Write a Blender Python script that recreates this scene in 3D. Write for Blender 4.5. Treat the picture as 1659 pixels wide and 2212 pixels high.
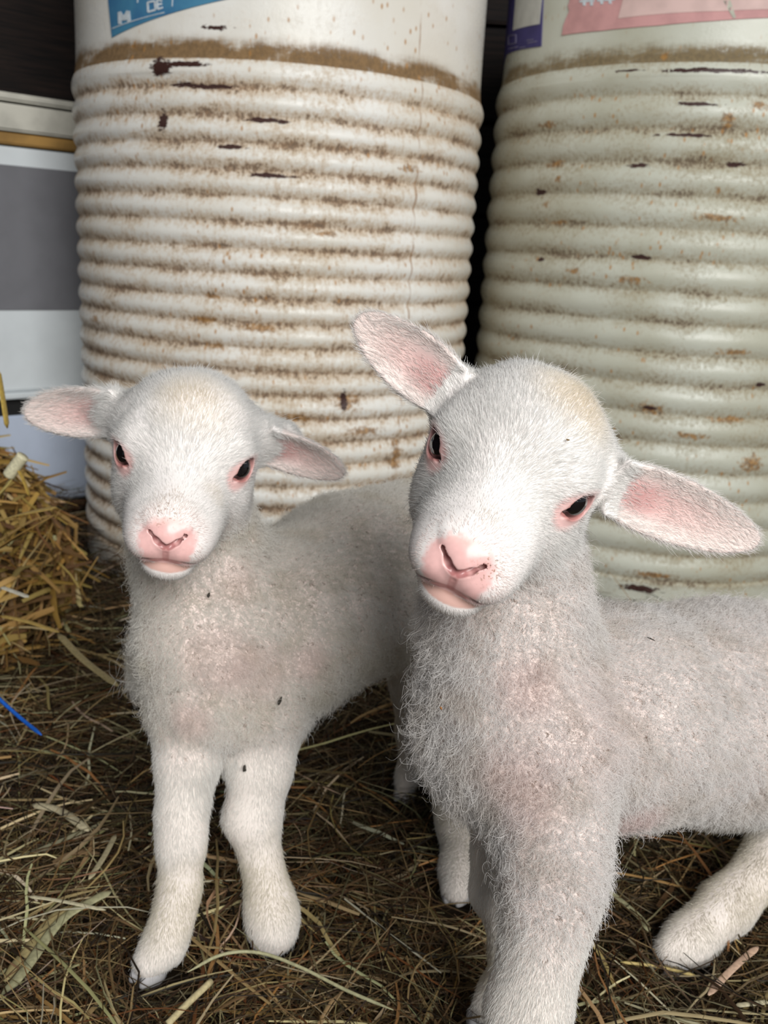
import bpy, bmesh, math, random
import numpy as np
from mathutils import Vector, Matrix

random.seed(4)
rng = np.random.default_rng(11)
for o in list(bpy.data.objects):
    bpy.data.objects.remove(o)
scene = bpy.context.scene
COL = scene.collection

# ------------------------------------------------------------------ camera
FPX, CX, CY = 2000.0, 829.5, 1106.0
PITCH, ROLL, CAMZ = math.radians(16.0), math.radians(3.28), 0.47
cam_data = bpy.data.cameras.new('camera')
cam = bpy.data.objects.new('camera', cam_data)
COL.objects.link(cam)
cam_data.sensor_fit = 'VERTICAL'
cam_data.sensor_height = 36.0
cam_data.lens = FPX / 2212.0 * 36.0
cam_data.clip_start = 0.02
cam_data.dof.use_dof = True
cam_data.dof.focus_distance = 0.45
cam_data.dof.aperture_fstop = 15.0


def ray(px, py):
    x = (px - CX) / FPX
    y = -(py - CY) / FPX
    c, s = math.cos(ROLL), math.sin(ROLL)
    xr, yr = c * x - s * y, s * x + c * y
    return np.array([xr, math.cos(PITCH) + math.sin(PITCH) * yr, -math.sin(PITCH) + math.cos(PITCH) * yr])


CAMP = np.array([0.0, 0.0, CAMZ])
FWD = ray(CX, CY)
RIGHT = ray(CX + FPX, CY) - FWD
UP = ray(CX, CY - FPX) - FWD
cam.matrix_world = Matrix(((RIGHT[0], UP[0], -FWD[0], 0), (RIGHT[1], UP[1], -FWD[1], 0),
                           (RIGHT[2], UP[2], -FWD[2], CAMZ), (0, 0, 0, 1)))
scene.camera = cam


def at(px, py, Y):
    """the point of the place seen at a picture point, Y metres in front of the camera"""
    r = ray(px, py)
    return CAMP + r * (Y / r[1])


def atz(px, py, z):
    r = ray(px, py)
    return CAMP + r * ((z - CAMZ) / r[2])


# ------------------------------------------------------------------ light
scene.view_settings.view_transform = 'Standard'
scene.view_settings.look = 'None'
scene.view_settings.exposure = 0.0
scene.view_settings.gamma = 1.0
scene.view_settings.use_curve_mapping = False
scene.cycles.max_bounces = 5
scene.cycles.diffuse_bounces = 3
scene.cycles.use_adaptive_sampling = True
scene.cycles.adaptive_threshold = 0.025
scene.cycles.glossy_bounces = 2
scene.cycles.transmission_bounces = 3
scene.cycles.sample_clamp_indirect = 4.0
world = bpy.data.worlds.new('overcast_sky')
scene.world = world
world.use_nodes = True
wb = world.node_tree.nodes['Background']
wb.inputs[0].default_value = (0.80, 0.90, 1.0, 1)
wb.inputs[1].default_value = 0.19


def area_light(name, loc, target, sx, sy, power, color):
    l = bpy.data.lights.new(name, 'AREA')
    l.shape = 'RECTANGLE'
    l.size, l.size_y, l.energy, l.color = sx, sy, power, color
    o = bpy.data.objects.new(name, l)
    COL.objects.link(o)
    o.location = loc
    d = Vector(target) - Vector(loc)
    o.rotation_euler = d.to_track_quat('-Z', 'Y').to_euler()
    return o


area_light('barn_door_daylight', (0.95, -1.75, 1.75), (0.05, 0.8, 0.3), 1.9, 1.5, 112, (1.0, 0.995, 0.975))


# ------------------------------------------------------------------ helpers
def tag(o, label=None, cat=None, group=None, kind=None):
    if label:
        o['label'] = label
    if cat:
        o['category'] = cat
    if group:
        o['group'] = group
    if kind:
        o['kind'] = kind
    return o


def mesh_obj(name, V, F, mat, parent=None, loc=(0, 0, 0), smooth=True):
    """V world (or parent-local) points; loc is taken off so that the origin sits there"""
    V = np.asarray(V, dtype=np.float64) - np.asarray(loc)
    me = bpy.data.meshes.new(name)
    if isinstance(F, np.ndarray):
        k = F.shape[1]
        me.vertices.add(len(V))
        me.vertices.foreach_set('co', V.astype(np.float32).ravel())
        me.loops.add(F.size)
        me.loops.foreach_set('vertex_index', F.astype(np.int32).ravel())
        me.polygons.add(len(F))
        me.polygons.foreach_set('loop_start', np.arange(0, F.size, k, dtype=np.int32))
        me.update(calc_edges=True)
    else:
        me.from_pydata([tuple(v) for v in V], [], F)
        me.update()
    if smooth:
        me.polygons.foreach_set('use_smooth', np.ones(len(me.polygons), dtype=bool))
    me.materials.append(mat)
    o = bpy.data.objects.new(name, me)
    COL.objects.link(o)
    o.location = loc
    if parent is not None:
        o.parent = parent
    return o


def set_color(me, name, rgb):
    a = me.attributes.new(name, 'FLOAT_COLOR', 'POINT')
    c = np.ones((len(rgb), 4), dtype=np.float32)
    c[:, :3] = rgb
    a.data.foreach_set('color', c.ravel())


def set_float(me, name, v):
    a = me.attributes.new(name, 'FLOAT', 'POINT')
    a.data.foreach_set('value', np.asarray(v, dtype=np.float32))


class NT:
    """small node-graph writer"""

    def __init__(self, name):
        self.mat = bpy.data.materials.new(name)
        self.mat.use_nodes = True
        self.t = self.mat.node_tree
        self.bsdf = self.t.nodes['Principled BSDF']
        self.out = self.t.nodes['Material Output']

    def n(self, kind, **kw):
        nd = self.t.nodes.new(kind)
        for k, v in kw.items():
            setattr(nd, k, v)
        return nd

    def put(self, sock, v):
        if isinstance(v, bpy.types.NodeSocket):
            self.t.links.new(v, sock)
        elif isinstance(v, tuple) and len(v) == 3 and sock.type == 'RGBA':
            sock.default_value = (*v, 1)
        else:
            sock.default_value = v

    def attr(self, name, out='Color'):
        return self.n('ShaderNodeAttribute', attribute_name=name).outputs[out]

    def obj(self):
        return self.n('ShaderNodeTexCoord').outputs['Object']

    def mapping(self, vec, scale=(1, 1, 1), loc=(0, 0, 0)):
        m = self.n('ShaderNodeMapping')
        self.put(m.inputs['Vector'], vec)
        m.inputs['Scale'].default_value = scale
        m.inputs['Location'].default_value = loc
        return m.outputs[0]

    def noise(self, vec, scale, detail=4, rough=0.55):
        m = self.n('ShaderNodeTexNoise')
        self.put(m.inputs['Vector'], vec)
        m.inputs['Scale'].default_value = scale
        m.inputs['Detail'].default_value = detail
        m.inputs['Roughness'].default_value = rough
        return m.outputs[0]

    def ramp(self, v, a, b, inv=False):
        m = self.n('ShaderNodeMapRange')
        m.interpolation_type = 'SMOOTHSTEP'
        self.put(m.inputs[0], v)
        m.inputs[1].default_value = a
        m.inputs[2].default_value = b
        m.inputs[3].default_value = 1.0 if inv else 0.0
        m.inputs[4].default_value = 0.0 if inv else 1.0
        return m.outputs[0]

    def math(self, op, a, b=0.0):
        m = self.n('ShaderNodeMath', operation=op)
        self.put(m.inputs[0], a)
        self.put(m.inputs[1], b)
        return m.outputs[0]

    def mix(self, f, a, b, blend='MIX'):
        m = self.n('ShaderNodeMix', data_type='RGBA', blend_type=blend)
        self.put(m.inputs[0], f)
        self.put(m.inputs[6], a)
        self.put(m.inputs[7], b)
        return m.outputs[2]

    def bump(self, h, strength=0.3, dist=0.002):
        m = self.n('ShaderNodeBump')
        m.inputs['Strength'].default_value = strength
        m.inputs['Distance'].default_value = dist
        self.put(m.inputs['Height'], h)
        self.t.links.new(m.outputs[0], self.bsdf.inputs['Normal'])

    def set(self, **kw):
        names = dict(color='Base Color', rough='Roughness', spec='Specular IOR Level', metal='Metallic',
                     coat='Coat Weight', sss='Subsurface Weight', sheen='Sheen Weight')
        for k, v in kw.items():
            self.put(self.bsdf.inputs[names[k]], v)
        return self


def plain(name, color, rough=0.6, noise_amt=0.15, scale=30.0, spec=0.3):
    m = NT(name)
    nz = m.noise(m.obj(), scale)
    c2 = tuple(c * (1 - noise_amt * 2) for c in color)
    m.set(color=m.mix(m.ramp(nz, 0.35, 0.7), color, c2), rough=rough, spec=spec)
    return m.mat


# ------------------------------------------------------------------ setting: floor, walls, roof boards
def box(c, size, rot=0.0):
    c = np.array(c)
    s = np.array(size) / 2
    V = np.array([[x, y, z] for x in (-1, 1) for y in (-1, 1) for z in (-1, 1)], float) * s
    cr, sr = math.cos(rot), math.sin(rot)
    V = np.stack([V[:, 0] * cr - V[:, 1] * sr, V[:, 0] * sr + V[:, 1] * cr, V[:, 2]], -1) + c
    F = [(0, 1, 3, 2), (4, 6, 7, 5), (0, 4, 5, 1), (2, 3, 7, 6), (0, 2, 6, 4), (1, 5, 7, 3)]
    return V, F


def bevel_obj(o, w, seg=2):
    bm = bmesh.new()
    bm.from_mesh(o.data)
    bmesh.ops.bevel(bm, geom=bm.edges[:], offset=w, segments=seg, affect='EDGES')
    bm.to_mesh(o.data)
    bm.free()


def boxes(name, items, mat, parent=None, loc=(0, 0, 0), bevel=0.0):
    V, F, n = [], [], 0
    for it in items:
        v, f = box(*it)
        V.append(v)
        F += [tuple(i + n for i in q) for q in f]
        n += 8
    o = mesh_obj(name, np.concatenate(V), F, mat, parent, loc, smooth=False)
    if bevel:
        bevel_obj(o, bevel)
    return o


m = NT('earth_floor')
oc = m.obj()
m.set(color=m.mix(m.noise(oc, 9), (0.018, 0.012, 0.008), (0.06, 0.042, 0.025)), rough=0.95, spec=0.1)
m.bump(m.noise(oc, 60), 0.6, 0.01)
M_EARTH = m.mat

m = NT('old_dark_boards')
oc = m.obj()
gr = m.noise(m.mapping(oc, (3, 3, 60)), 4, 6)
m.set(color=m.mix(m.ramp(gr, 0.3, 0.75), (0.007, 0.006, 0.006), (0.024, 0.015, 0.012)), rough=0.8, spec=0.2)
m.bump(gr, 0.4, 0.004)
M_BOARD = m.mat

gv = np.linspace(-2.2, 2.2, 60)
GX, GY = np.meshgrid(gv, gv + 1.0, indexing='ij')
GZ = -0.026 + 0.006 * np.sin(GX * 9) * np.cos(GY * 7)
idx = np.arange(3600).reshape(60, 60)
FF = np.stack([idx[:-1, :-1], idx[1:, :-1], idx[1:, 1:], idx[:-1, 1:]], -1).reshape(-1, 4)
fl = mesh_obj('floor', np.stack([GX, GY, GZ], -1).reshape(-1, 3), FF, M_EARTH)
tag(fl, 'trodden dark earth floor under the hay', 'floor', kind='structure')

wb_ = boxes('wall_back', [((0, 2.04, 0.09 + 0.18 * i), (4.4, 0.03, 0.172)) for i in range(13)] + [((0, 2.07, 1.2), (4.4, 0.03, 2.4))], M_BOARD, bevel=0.004)
tag(wb_, 'dark board wall behind the two drums', 'wall', kind='structure')
wl = boxes('wall_left', [((-1.25, 0.9, 0.09 + 0.18 * i), (0.03, 2.3, 0.172)) for i in range(13)] + [((-1.28, 0.9, 1.2), (0.03, 2.3, 2.4))], M_BOARD, bevel=0.004)
tag(wl, 'dark board wall on the left of the pen', 'wall', kind='structure')

# ------------------------------------------------------------------ drums
def drum_material(name, base, base2, rust_core, rust_a, groove_gain, streak, top_dirt, band_gain):
    m = NT(name)
    oc = m.obj()
    cyl = m.attr('cyl', 'Vector')                 # (arc length, height, 0) in metres
    groove = m.attr('groove', 'Fac')
    band = m.attr('band', 'Fac')
    # paint with slow tonal drift
    paint = m.mix(m.ramp(m.noise(cyl, 7, 3), 0.35, 0.7), base, base2)
    # fine speckle of rust
    fine = m.noise(m.mapping(cyl, (1, 0.8, 1)), 210, 5, 0.75)
    mid = m.noise(m.mapping(cyl, (0.55, 1.5, 1)), 28, 5, 0.62)
    big = m.noise(m.mapping(cyl, (0.7, 1.0, 1)), 6.5, 3)
    drip = m.noise(m.mapping(cyl, (2.6, 0.35, 1)), 90, 4, 0.65)
    amt = m.math('MULTIPLY', groove, groove_gain)
    amt = m.math('ADD', amt, m.math('MULTIPLY', m.math('SUBTRACT', mid, 0.5), 1.5))
    amt = m.math('ADD', amt, m.math('MULTIPLY', m.math('SUBTRACT', big, 0.5), 0.9))
    amt = m.math('ADD', amt, m.math('MULTIPLY', m.math('SUBTRACT', drip, 0.5), streak))
    amt = m.math('ADD', amt, m.math('MULTIPLY', m.math('SUBTRACT', fine, 0.5), 2.2))
    amt = m.math('MULTIPLY', amt, m.attr('lowfac', 'Fac'))
    stain = m.ramp(amt, 0.0, 0.85)
    core = m.ramp(amt, 0.62, 1.05)
    c = m.mix(m.math('MULTIPLY', stain, 0.66), paint, rust_a)
    c = m.mix(m.math('MULTIPLY', core, 0.75), c, m.mix(m.ramp(fine, 0.35, 0.65), rust_core, (0.085, 0.05, 0.033)))
    # dirt lying in the top groove
    bd = m.math('MULTIPLY', band, m.ramp(m.math('ADD', drip, m.math('MULTIPLY', fine, 0.6)), 0.25, 0.95))
    bd = m.math('ADD', m.math('MULTIPLY', band, m.ramp(mid, 0.2, 0.75)), bd)
    bd = m.math('MULTIPLY', bd, m.math('ADD', m.math('MULTIPLY', m.ramp(mid, 0.3, 0.65), 0.5), band_gain))
    c = m.mix(m.ramp(bd, 0.05, 1.15), c, m.mix(m.ramp(fine, 0.35, 0.65), top_dirt, tuple(1.5 * x for x in top_dirt)))
    # a rusty run down the seam
    sm = m.math('ADD', m.attr('seam', 'Fac'), m.math('MULTIPLY', m.math('SUBTRACT', m.noise(m.mapping(cyl, (2, 0.6, 1)), 40, 4), 0.5), 1.1))
    c = m.mix(m.math('MULTIPLY', m.ramp(sm, 0.55, 0.95), 0.8), c, (0.30, 0.14, 0.045))
    # small orange freckles
    v = m.n('ShaderNodeTexVoronoi')
    m.put(v.inputs['Vector'], m.mapping(cyl, (1.5, 0.8, 1)))
    v.inputs['Scale'].default_value = 70
    fr = m.math('MULTIPLY', m.ramp(v.outputs['Distance'], 0.10, 0.24, inv=True), m.ramp(m.noise(cyl, 12, 2), 0.46, 0.58))
    c = m.mix(m.math('MULTIPLY', fr, 0.75), c, (0.42, 0.20, 0.05))
    sp = m.math('ADD', m.attr('spot', 'Fac'), m.math('MULTIPLY', m.math('SUBTRACT', m.noise(cyl, 150, 5, 0.7), 0.5), 2.2))
    c = m.mix(m.math('MULTIPLY', m.ramp(sp, 0.35, 0.85), 0.85), c, m.mix(m.ramp(fine, 0.4, 0.6), (0.40, 0.20, 0.05), (0.17, 0.085, 0.03)))
    # chips down to dark primer
    chips = m.attr('chip', 'Fac')
    c = m.mix(m.ramp(m.math('ADD', chips, m.math('MULTIPLY', m.math('SUBTRACT', m.noise(m.mapping(cyl, (0.7, 1.6, 1)), 160, 4, 0.65), 0.5), 1.5)), 0.42, 0.56), c, (0.05, 0.022, 0.018))
    m.set(color=c, rough=m.ramp(stain, -0.6, 1.2), spec=0.35)
    m.bump(m.math('ADD', fine, stain), 0.18, 0.002)
    return m.mat


R_DRUM = 0.29


def make_drum(name, cx, cy, zs, z_top, phase_amp, mat, label, chip_spots, streak_az=None, rust_spots=()):
    """zs: heights of the grooves from the wide top one down"""
    zs = np.array(zs)
    NA = 720
    z_lo = np.concatenate([np.arange(0.0, zs[0] + 0.004, 0.0016), np.arange(zs[0] + 0.004, z_top - 0.02, 0.006)])
    gro = np.zeros_like(z_lo)
    r = np.full_like(z_lo, R_DRUM)
    # ribs: rounded between narrow grooves
    for i in range(len(zs) - 1):
        a, b = zs[i + 1], zs[i]
        mk = (z_lo >= a) & (z_lo < b)
        t = (z_lo[mk] - a) / (b - a)
        r[mk] = R_DRUM - phase_amp + phase_amp * np.sin(np.pi * t) ** 1.25
    r[z_lo < zs[-1]] = R_DRUM - 0.002
    up = z_lo > zs[0]
    r[up] = R_DRUM - 0.0075 + (-phase_amp + 0.0075) * np.exp(-(z_lo[up] - zs[0]) / 0.012)
    for zz in zs:
        gro = np.maximum(gro, np.exp(-(np.abs(z_lo - zz - 0.0015) / 0.0098) ** 1.6))
    rz = list(zip(r, z_lo))
    rz += [(R_DRUM - 0.007, z_top - 0.02), (R_DRUM + 0.002, z_top - 0.012), (R_DRUM + 0.004, z_top - 0.004), (R_DRUM, z_top), (R_DRUM - 0.008, z_top), (R_DRUM - 0.010, z_top - 0.012), (0.05, z_top - 0.014), (0.001, z_top - 0.014)]
    rz = np.array(rz)
    n = len(rz)
    th = np.linspace(0, 2 * np.pi, NA, endpoint=False)
    wob = 1 + 0.0016 * np.sin(3 * th + cx * 9) + 0.001 * np.sin(7 * th)
    W = 1 + (wob - 1)[None, :] * (rz[:, 1] < zs[0] - 0.02)[:, None]
    V = np.stack([np.outer(rz[:, 0], np.cos(th)) * W, np.outer(rz[:, 0], np.sin(th)) * W, np.repeat(rz[:, 1][:, None], NA, 1)], -1).reshape(-1, 3)
    id_ = np.arange(n * NA).reshape(n, NA)
    F = np.stack([id_[:-1], np.roll(id_[:-1], -1, 1), np.roll(id_[1:], -1, 1), id_[1:]], -1).reshape(-1, 4)
    o = mesh_obj(name, V + [cx, cy, 0], F, mat, None, (cx, cy, 0))
    g = np.zeros(n)
    g[:len(gro)] = gro
    me = o.data
    set_float(me, 'groove', np.repeat(g, NA))
    zf = rz[:, 1]
    band = np.where(zf >= zs[0] - 0.004, np.exp(-(np.maximum(zf - zs[0], 0) / 0.017) ** 2), 0)
    band[zf < zs[0] - 0.004] = 0
    set_float(me, 'band', np.repeat(band, NA))
    low = np.where(zf > zs[0] + 0.01, 0.45, 1.0)
    set_float(me, 'lowfac', np.repeat(low, NA))
    arc = (th - 1.5 * np.pi) * R_DRUM                  # 0 faces -Y
    A = np.tile(arc, n)
    Z = np.repeat(zf, NA)
    av = me.attributes.new('cyl', 'FLOAT_VECTOR', 'POINT')
    av.data.foreach_set('vector', np.stack([A, Z, np.full_like(A, cx * 3)], -1).astype(np.float32).ravel())
    sv = np.zeros(n * NA)
    if streak_az:
        pts = np.array([on_drum(x, y, cx, cy) for x, y in streak_az])
        so = np.argsort(pts[:, 1])
        ctr = np.interp(Z, pts[so, 1], pts[so, 0]) * R_DRUM
        sv = np.exp(-np.abs(A - ctr) / 0.0035)
    set_float(me, 'seam', sv)
    chip = np.zeros(n * NA)
    for (px, py, rx, rzh) in chip_spots:
        a0, z0 = on_drum(px, py, cx, cy)
        chip = np.maximum(chip, 1.05 - 0.6 * np.sqrt(((A - a0 * R_DRUM) / rx) ** 2 + ((Z - z0) / rzh) ** 2))
    set_float(me, 'chip', np.clip(chip, 0, 1))
    spot = np.zeros(n * NA)
    for (px, py, rx, rzh) in rust_spots:
        a0, z0 = on_drum(px, py, cx, cy)
        spot = np.maximum(spot, 1.0 - 0.6 * np.sqrt(((A - a0 * R_DRUM) / rx) ** 2 + ((Z - z0) / rzh) ** 2))
    set_float(me, 'spot', np.clip(spot, 0, 1))
    tag(o, label, 'drum', group=None)
    return o


def on_drum(px, py, cx, cy):
    """angle (0 facing -Y, growing to the right) and height where a picture point falls on a drum"""
    r = ray(px, py)
    a = r[0] ** 2 + r[1] ** 2
    b = -2 * (r[0] * cx + r[1] * cy)
    c = cx * cx + cy * cy - (R_DRUM - 0.006) ** 2
    disc = max(b * b - 4 * a * c, 0)
    t = (-b - math.sqrt(disc)) / (2 * a)
    p = CAMP + r * t
    return math.atan2(p[0] - cx, -(p[1] - cy)), p[2]


def drum_patch(name, poly, cx, cy, mat, parent, lift=0.0006, cut=0.006, label=None):
    """paper or paint lying on the drum: a polygon of (angle, height) points bent round it, with a thickness of its own"""
    bm = bmesh.new()
    vs = [bm.verts.new((a * R_DRUM, z, 0)) for a, z in poly]
    bm.faces.new(vs)
    xs = [a * R_DRUM for a, z in poly]
    x = min(xs) + cut
    while x < max(xs):
        bmesh.ops.bisect_plane(bm, geom=bm.verts[:] + bm.edges[:] + bm.faces[:], plane_co=(x, 0, 0), plane_no=(1, 0, 0))
        x += cut
    res = bmesh.ops.extrude_face_region(bm, geom=bm.faces[:])
    for v in res['geom']:
        if isinstance(v, bmesh.types.BMVert):
            v.co.z = lift
    for v in bm.verts:
        a, z, rr = v.co.x / R_DRUM, v.co.y, R_DRUM - 0.0072 + v.co.z
        rr += 0.0004 if v.co.z > 0 else -0.001
        v.co = (math.sin(a) * rr, -math.cos(a) * rr, z)
    bmesh.ops.recalc_face_normals(bm, faces=bm.faces[:])
    me = bpy.data.meshes.new(name)
    bm.to_mesh(me)
    bm.free()
    me.materials.append(mat)
    o = bpy.data.objects.new(name, me)
    COL.objects.link(o)
    o.parent = parent
    if label:
        o['label'] = label
    return o


D1 = (-0.180, 1.446)
D2 = (0.424, 1.508)
z1 = [0.671, 0.6366, 0.606] + [0.606 - 0.0297 * k for k in range(1, 20)]
z2 = [0.709, 0.668] + [0.668 - 0.0393 * k for k in range(1, 17)]
M_D1 = drum_material('rusty_white_paint', (0.80, 0.78, 0.73), (0.72, 0.68, 0.60), (0.27, 0.125, 0.04), (0.47, 0.31, 0.16), 0.80, 0.80, (0.17, 0.105, 0.05), 0.62)
M_D2 = drum_material('grimy_greenish_white_paint', (0.57, 0.575, 0.49), (0.46, 0.45, 0.355), (0.14, 0.085, 0.04), (0.30, 0.23, 0.13), 0.62, 0.10, (0.16, 0.12, 0.065), 0.40)
drum1 = make_drum('steel_drum', D1[0], D1[1], z1, 0.90, 0.0052, M_D1,
                  'rusty white ribbed steel drum with a blue label, behind the smaller lamb',
                  [(352, 147, 0.016, 0.010), (355, 262, 0.007, 0.011), (410, 140, 0.03, 0.003), (400, 183, 0.018, 0.0035), (455, 188, 0.03, 0.0030), (575, 260, 0.03, 0.0028), (585, 380, 0.032, 0.0028), (500, 318, 0.018, 0.003), (462, 61, 0.022, 0.0022), (740, 862, 0.005, 0.014)],
                  [(912, 2), (905, 200), (890, 450), (880, 620), (868, 800), (845, 1030)],
                  [(748, 868, .022, .014), (850, 975, .010, .026), (848, 1000, .012, .010), (440, 690, .022, .006), (560, 708, .03, .006), (460, 640, .014, .005), (290, 100, .006, .007), (780, 930, .03, .008), (640, 900, .03, .007), (255, 1010, .02, .007), (215, 690, .015, .006), (470, 745, .012, .005), (700, 505, .02, .005), (880, 365, .02, .006)])
drum2 = make_drum('steel_drum', D2[0], D2[1], z2, 0.93, 0.0055, M_D2,
                  'greenish white ribbed steel drum with torn pink label, behind the bigger lamb',
                  [(1500, 226, 0.028, 0.0022), (1480, 293, 0.035, 0.0022), (1550, 154, 0.07, 0.0028), (1360, 154, 0.02, 0.0018), (1380, 358, 0.014, 0.003), (1585, 356, 0.015, 0.003), (1385, 555, 0.014, 0.003), (1170, 415, 0.012, 0.004), (1400, 880, 0.012, 0.003), (1380, 1270, 0.03, 0.005), (1172, 560, 0.008, 0.003), (1640, 830, 0.008, 0.003)], None,
                  [(1572, 258, .010, .010), (1570, 272, .006, .006), (1640, 228, .014, .006), (1212, 388, .006, .005), (1186, 442, .006, .006), (1243, 585, .012, .005), (1436, 120, .005, .006), (1548, 413, .006, .006), (1365, 605, .02, .006), (1550, 470, .03, .006), (1410, 882, .02, .008), (1620, 1000, .02, .014), (1490, 940, .03, .006), (1570, 905, .03, .006), (1200, 355, .018, .006), (1190, 270, .018, .005), (1210, 480, .018, .004), (1410, 1240, .03, .006), (1580, 760, .03, .005)])


def pp(pts, D):
    return [on_drum(x, y, *D) for x, y in pts]


def shift(poly, dz):
    return [(a, z + dz) for a, z in poly]


# blue label of the left drum (its upper part runs out of the picture)
m = NT('faded_blue_print')
cc = m.noise(m.obj(), 22, 3)
m.set(color=m.mix(m.ramp(cc, 0.35, 0.65), (0.045, 0.16, 0.32), (0.07, 0.24, 0.38)), rough=0.45)
M_BLUE = m.mat
M_LETTER = plain('worn_white_print', (0.62, 0.68, 0.72), 0.6, 0.12, 200)
M_PURPLE = plain('purple_print', (0.055, 0.045, 0.17), 0.5, 0.1, 60)
M_PAPER = plain('grey_white_paper', (0.58, 0.57, 0.52), 0.7, 0.08, 40)
M_PINK = plain('faded_pink_paper', (0.62, 0.33, 0.32), 0.7, 0.09, 35)
M_PINKL = plain('pale_pink_paper', (0.70, 0.50, 0.46), 0.7, 0.07, 35)
a0, zb = on_drum(241, 81, *D1)
a1, zc = on_drum(470, 2, *D1)
a2, _ = on_drum(560, 2, *D1)
slope = (zc - zb) / (a1 - a0)
poly = [(a0, zb), (a1, zc), (a1 + 0.25, zc + slope * 0.25), (a1 + 0.25, 0.875), (a0 - 0.035, 0.875), (on_drum(233, 2, *D1)[0], on_drum(233, 2, *D1)[1])]
lab1 = drum_patch('label', poly, *D1, M_BLUE, drum1, label='blue printed label with white letters')


def stroke(a, b, w, D):
    (x0, y0), (x1, y1) = a, b
    dx, dy = x1 - x0, y1 - y0
    l = math.hypot(dx, dy)
    nx, ny = -dy / l * w / 2, dx / l * w / 2
    return pp([(x0 + nx, y0 + ny), (x1 + nx, y1 + ny), (x1 - nx, y1 - ny), (x0 - nx, y0 - ny)], D)


def letters(name, strokes, D, mat, parent, w):
    out = []
    for s in strokes:
        q = drum_patch(name, stroke(s[0], s[1], s[2] if len(s) > 2 else w, D), *D, mat, parent, lift=0.0011)
        out.append(q)
    # the strokes of one word are one print
    bm = bmesh.new()
    for q in out:
        bm.from_mesh(q.data)
    me = bpy.data.meshes.new(name)
    bm.to_mesh(me)
    bm.free()
    me.materials.append(mat)
    for q in out:
        bpy.data.objects.remove(q)
    o = bpy.data.objects.new(name, me)
    COL.objects.link(o)
    o.parent = parent
    return o


letters('lettering', [((259, 52), (258, 26)), ((258, 26), (267, 42)), ((267, 42), (277, 24)), ((277, 24), (279, 48)), ((257, 40), (281, 36), 12)], D1, M_LETTER, lab1, 7)
letters('lettering', [((320, 26), (319, 5)), ((319, 5), (334, 2)), ((334, 2), (336, 21)), ((336, 21), (320, 26)), ((341, 20), (339, 0)), ((339, 0), (350, 2)), ((341, 10), (350, 8)), ((341, 20), (352, 16))], D1, M_LETTER, lab1, 4)
for st_ in (((242, 62), (355, 27)), ((372, 14), (373, -6)), ((297, 6), (298, -14))):
    letters('border_line', [st_], D1, M_LETTER, lab1, 1.8)

# right drum: purple label wrapping away to the left
pl = pp([(1093, 118), (1168, 100), (1172, 2)], D2)
polyp = [(pl[0][0] - 0.25, pl[0][1] - 0.012), pl[0], pl[1], pl[2], (pl[2][0], 0.905), (pl[0][0] - 0.25, 0.905)]
lab2 = drum_patch('label', polyp, *D2, M_PURPLE, drum2, label='purple bordered label with a pale panel')
pq = pp([(1108, 66), (1165, 52), (1170, 2)], D2)
drum_patch('pale_panel', [(pq[0][0] - 0.0, pq[0][1]), pq[1], pq[2], (pq[2][0], 0.89), (pq[0][0], 0.89)], *D2, M_PAPER, lab2, lift=0.0011)
letters('lettering', [((1098, 78), (1114, 75)), ((1114, 75), (1114, 93)), ((1114, 93), (1098, 97)), ((1098, 97), (1098, 78)), ((1099, 106), (1118, 101)), ((1122, 104), (1134, 101)), ((1138, 88), (1152, 85)), ((1140, 93), (1160, 89))], D2, plain('dull_lilac_print', (0.22, 0.2, 0.32), 0.6), lab2, 2)
# torn pink label
pk = pp([(1213, 76), (1232, 73), (1300, 66), (1420, 55), (1540, 45), (1657, 38), (1760, 35), (1760, 2), (1230, 2), (1226, 12), (1229, 24), (1222, 40), (1216, 56)], D2)
polyk = pk[:7] + [(pk[7][0], 0.90), (pk[8][0], 0.90)] + pk[8:]
lab3 = drum_patch('label', polyk, *D2, M_PINK, drum2, label='torn faded pink paper label')
pale = pp([(1335, 40), (1430, 30), (1560, 24), (1657, 20), (1750, 18), (1750, 2), (1345, 2)], D2)
pale = pale[:5] + [(pale[5][0], 0.895), (pale[6][0], 0.895)] + pale[6:]
drum_patch('pale_panel', pale, *D2, M_PINKL, lab3, lift=0.0011)
letters('lettering', [((1252, 3), (1284, 1), 5), ((1262, 12), (1262, -8), 6), ((1278, 12), (1278, -8), 6), ((1290, 1), (1328, -2), 5), ((1300, 9), (1300, -10), 6), ((1318, 8), (1318, -10), 6)], D2, M_LETTER, lab3, 5)
drum_patch('torn_patch', pp([(1562, 2), (1578, 1), (1590, 38), (1584, 40)], D2), *D2, plain('bare_grimy_paint', (0.5, 0.49, 0.4)), lab3, lift=0.0011)

# ------------------------------------------------------------------ cabinet at the left, behind the straw
PB = at(-20, 700, 1.42)
ux, uy = math.sin(math.radians(47)), math.cos(math.radians(47))
CAB = np.array([PB[0], PB[1], 0.0])
rot_c = math.atan2(uy, ux)


def cab_box(u0, u1, d0, d1, za, zb2):
    """u along the face (to the right and away), d outwards from the face towards the camera side"""
    nx, ny = uy, -ux
    uc, dc = (u0 + u1) / 2, (d0 + d1) / 2
    return ((CAB[0] + ux * uc + nx * dc, CAB[1] + uy * uc + ny * dc, (za + zb2) / 2), (u1 - u0, d1 - d0, zb2 - za), rot_c)


def cz(py):
    return at(80, py, 1.47)[2]


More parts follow.
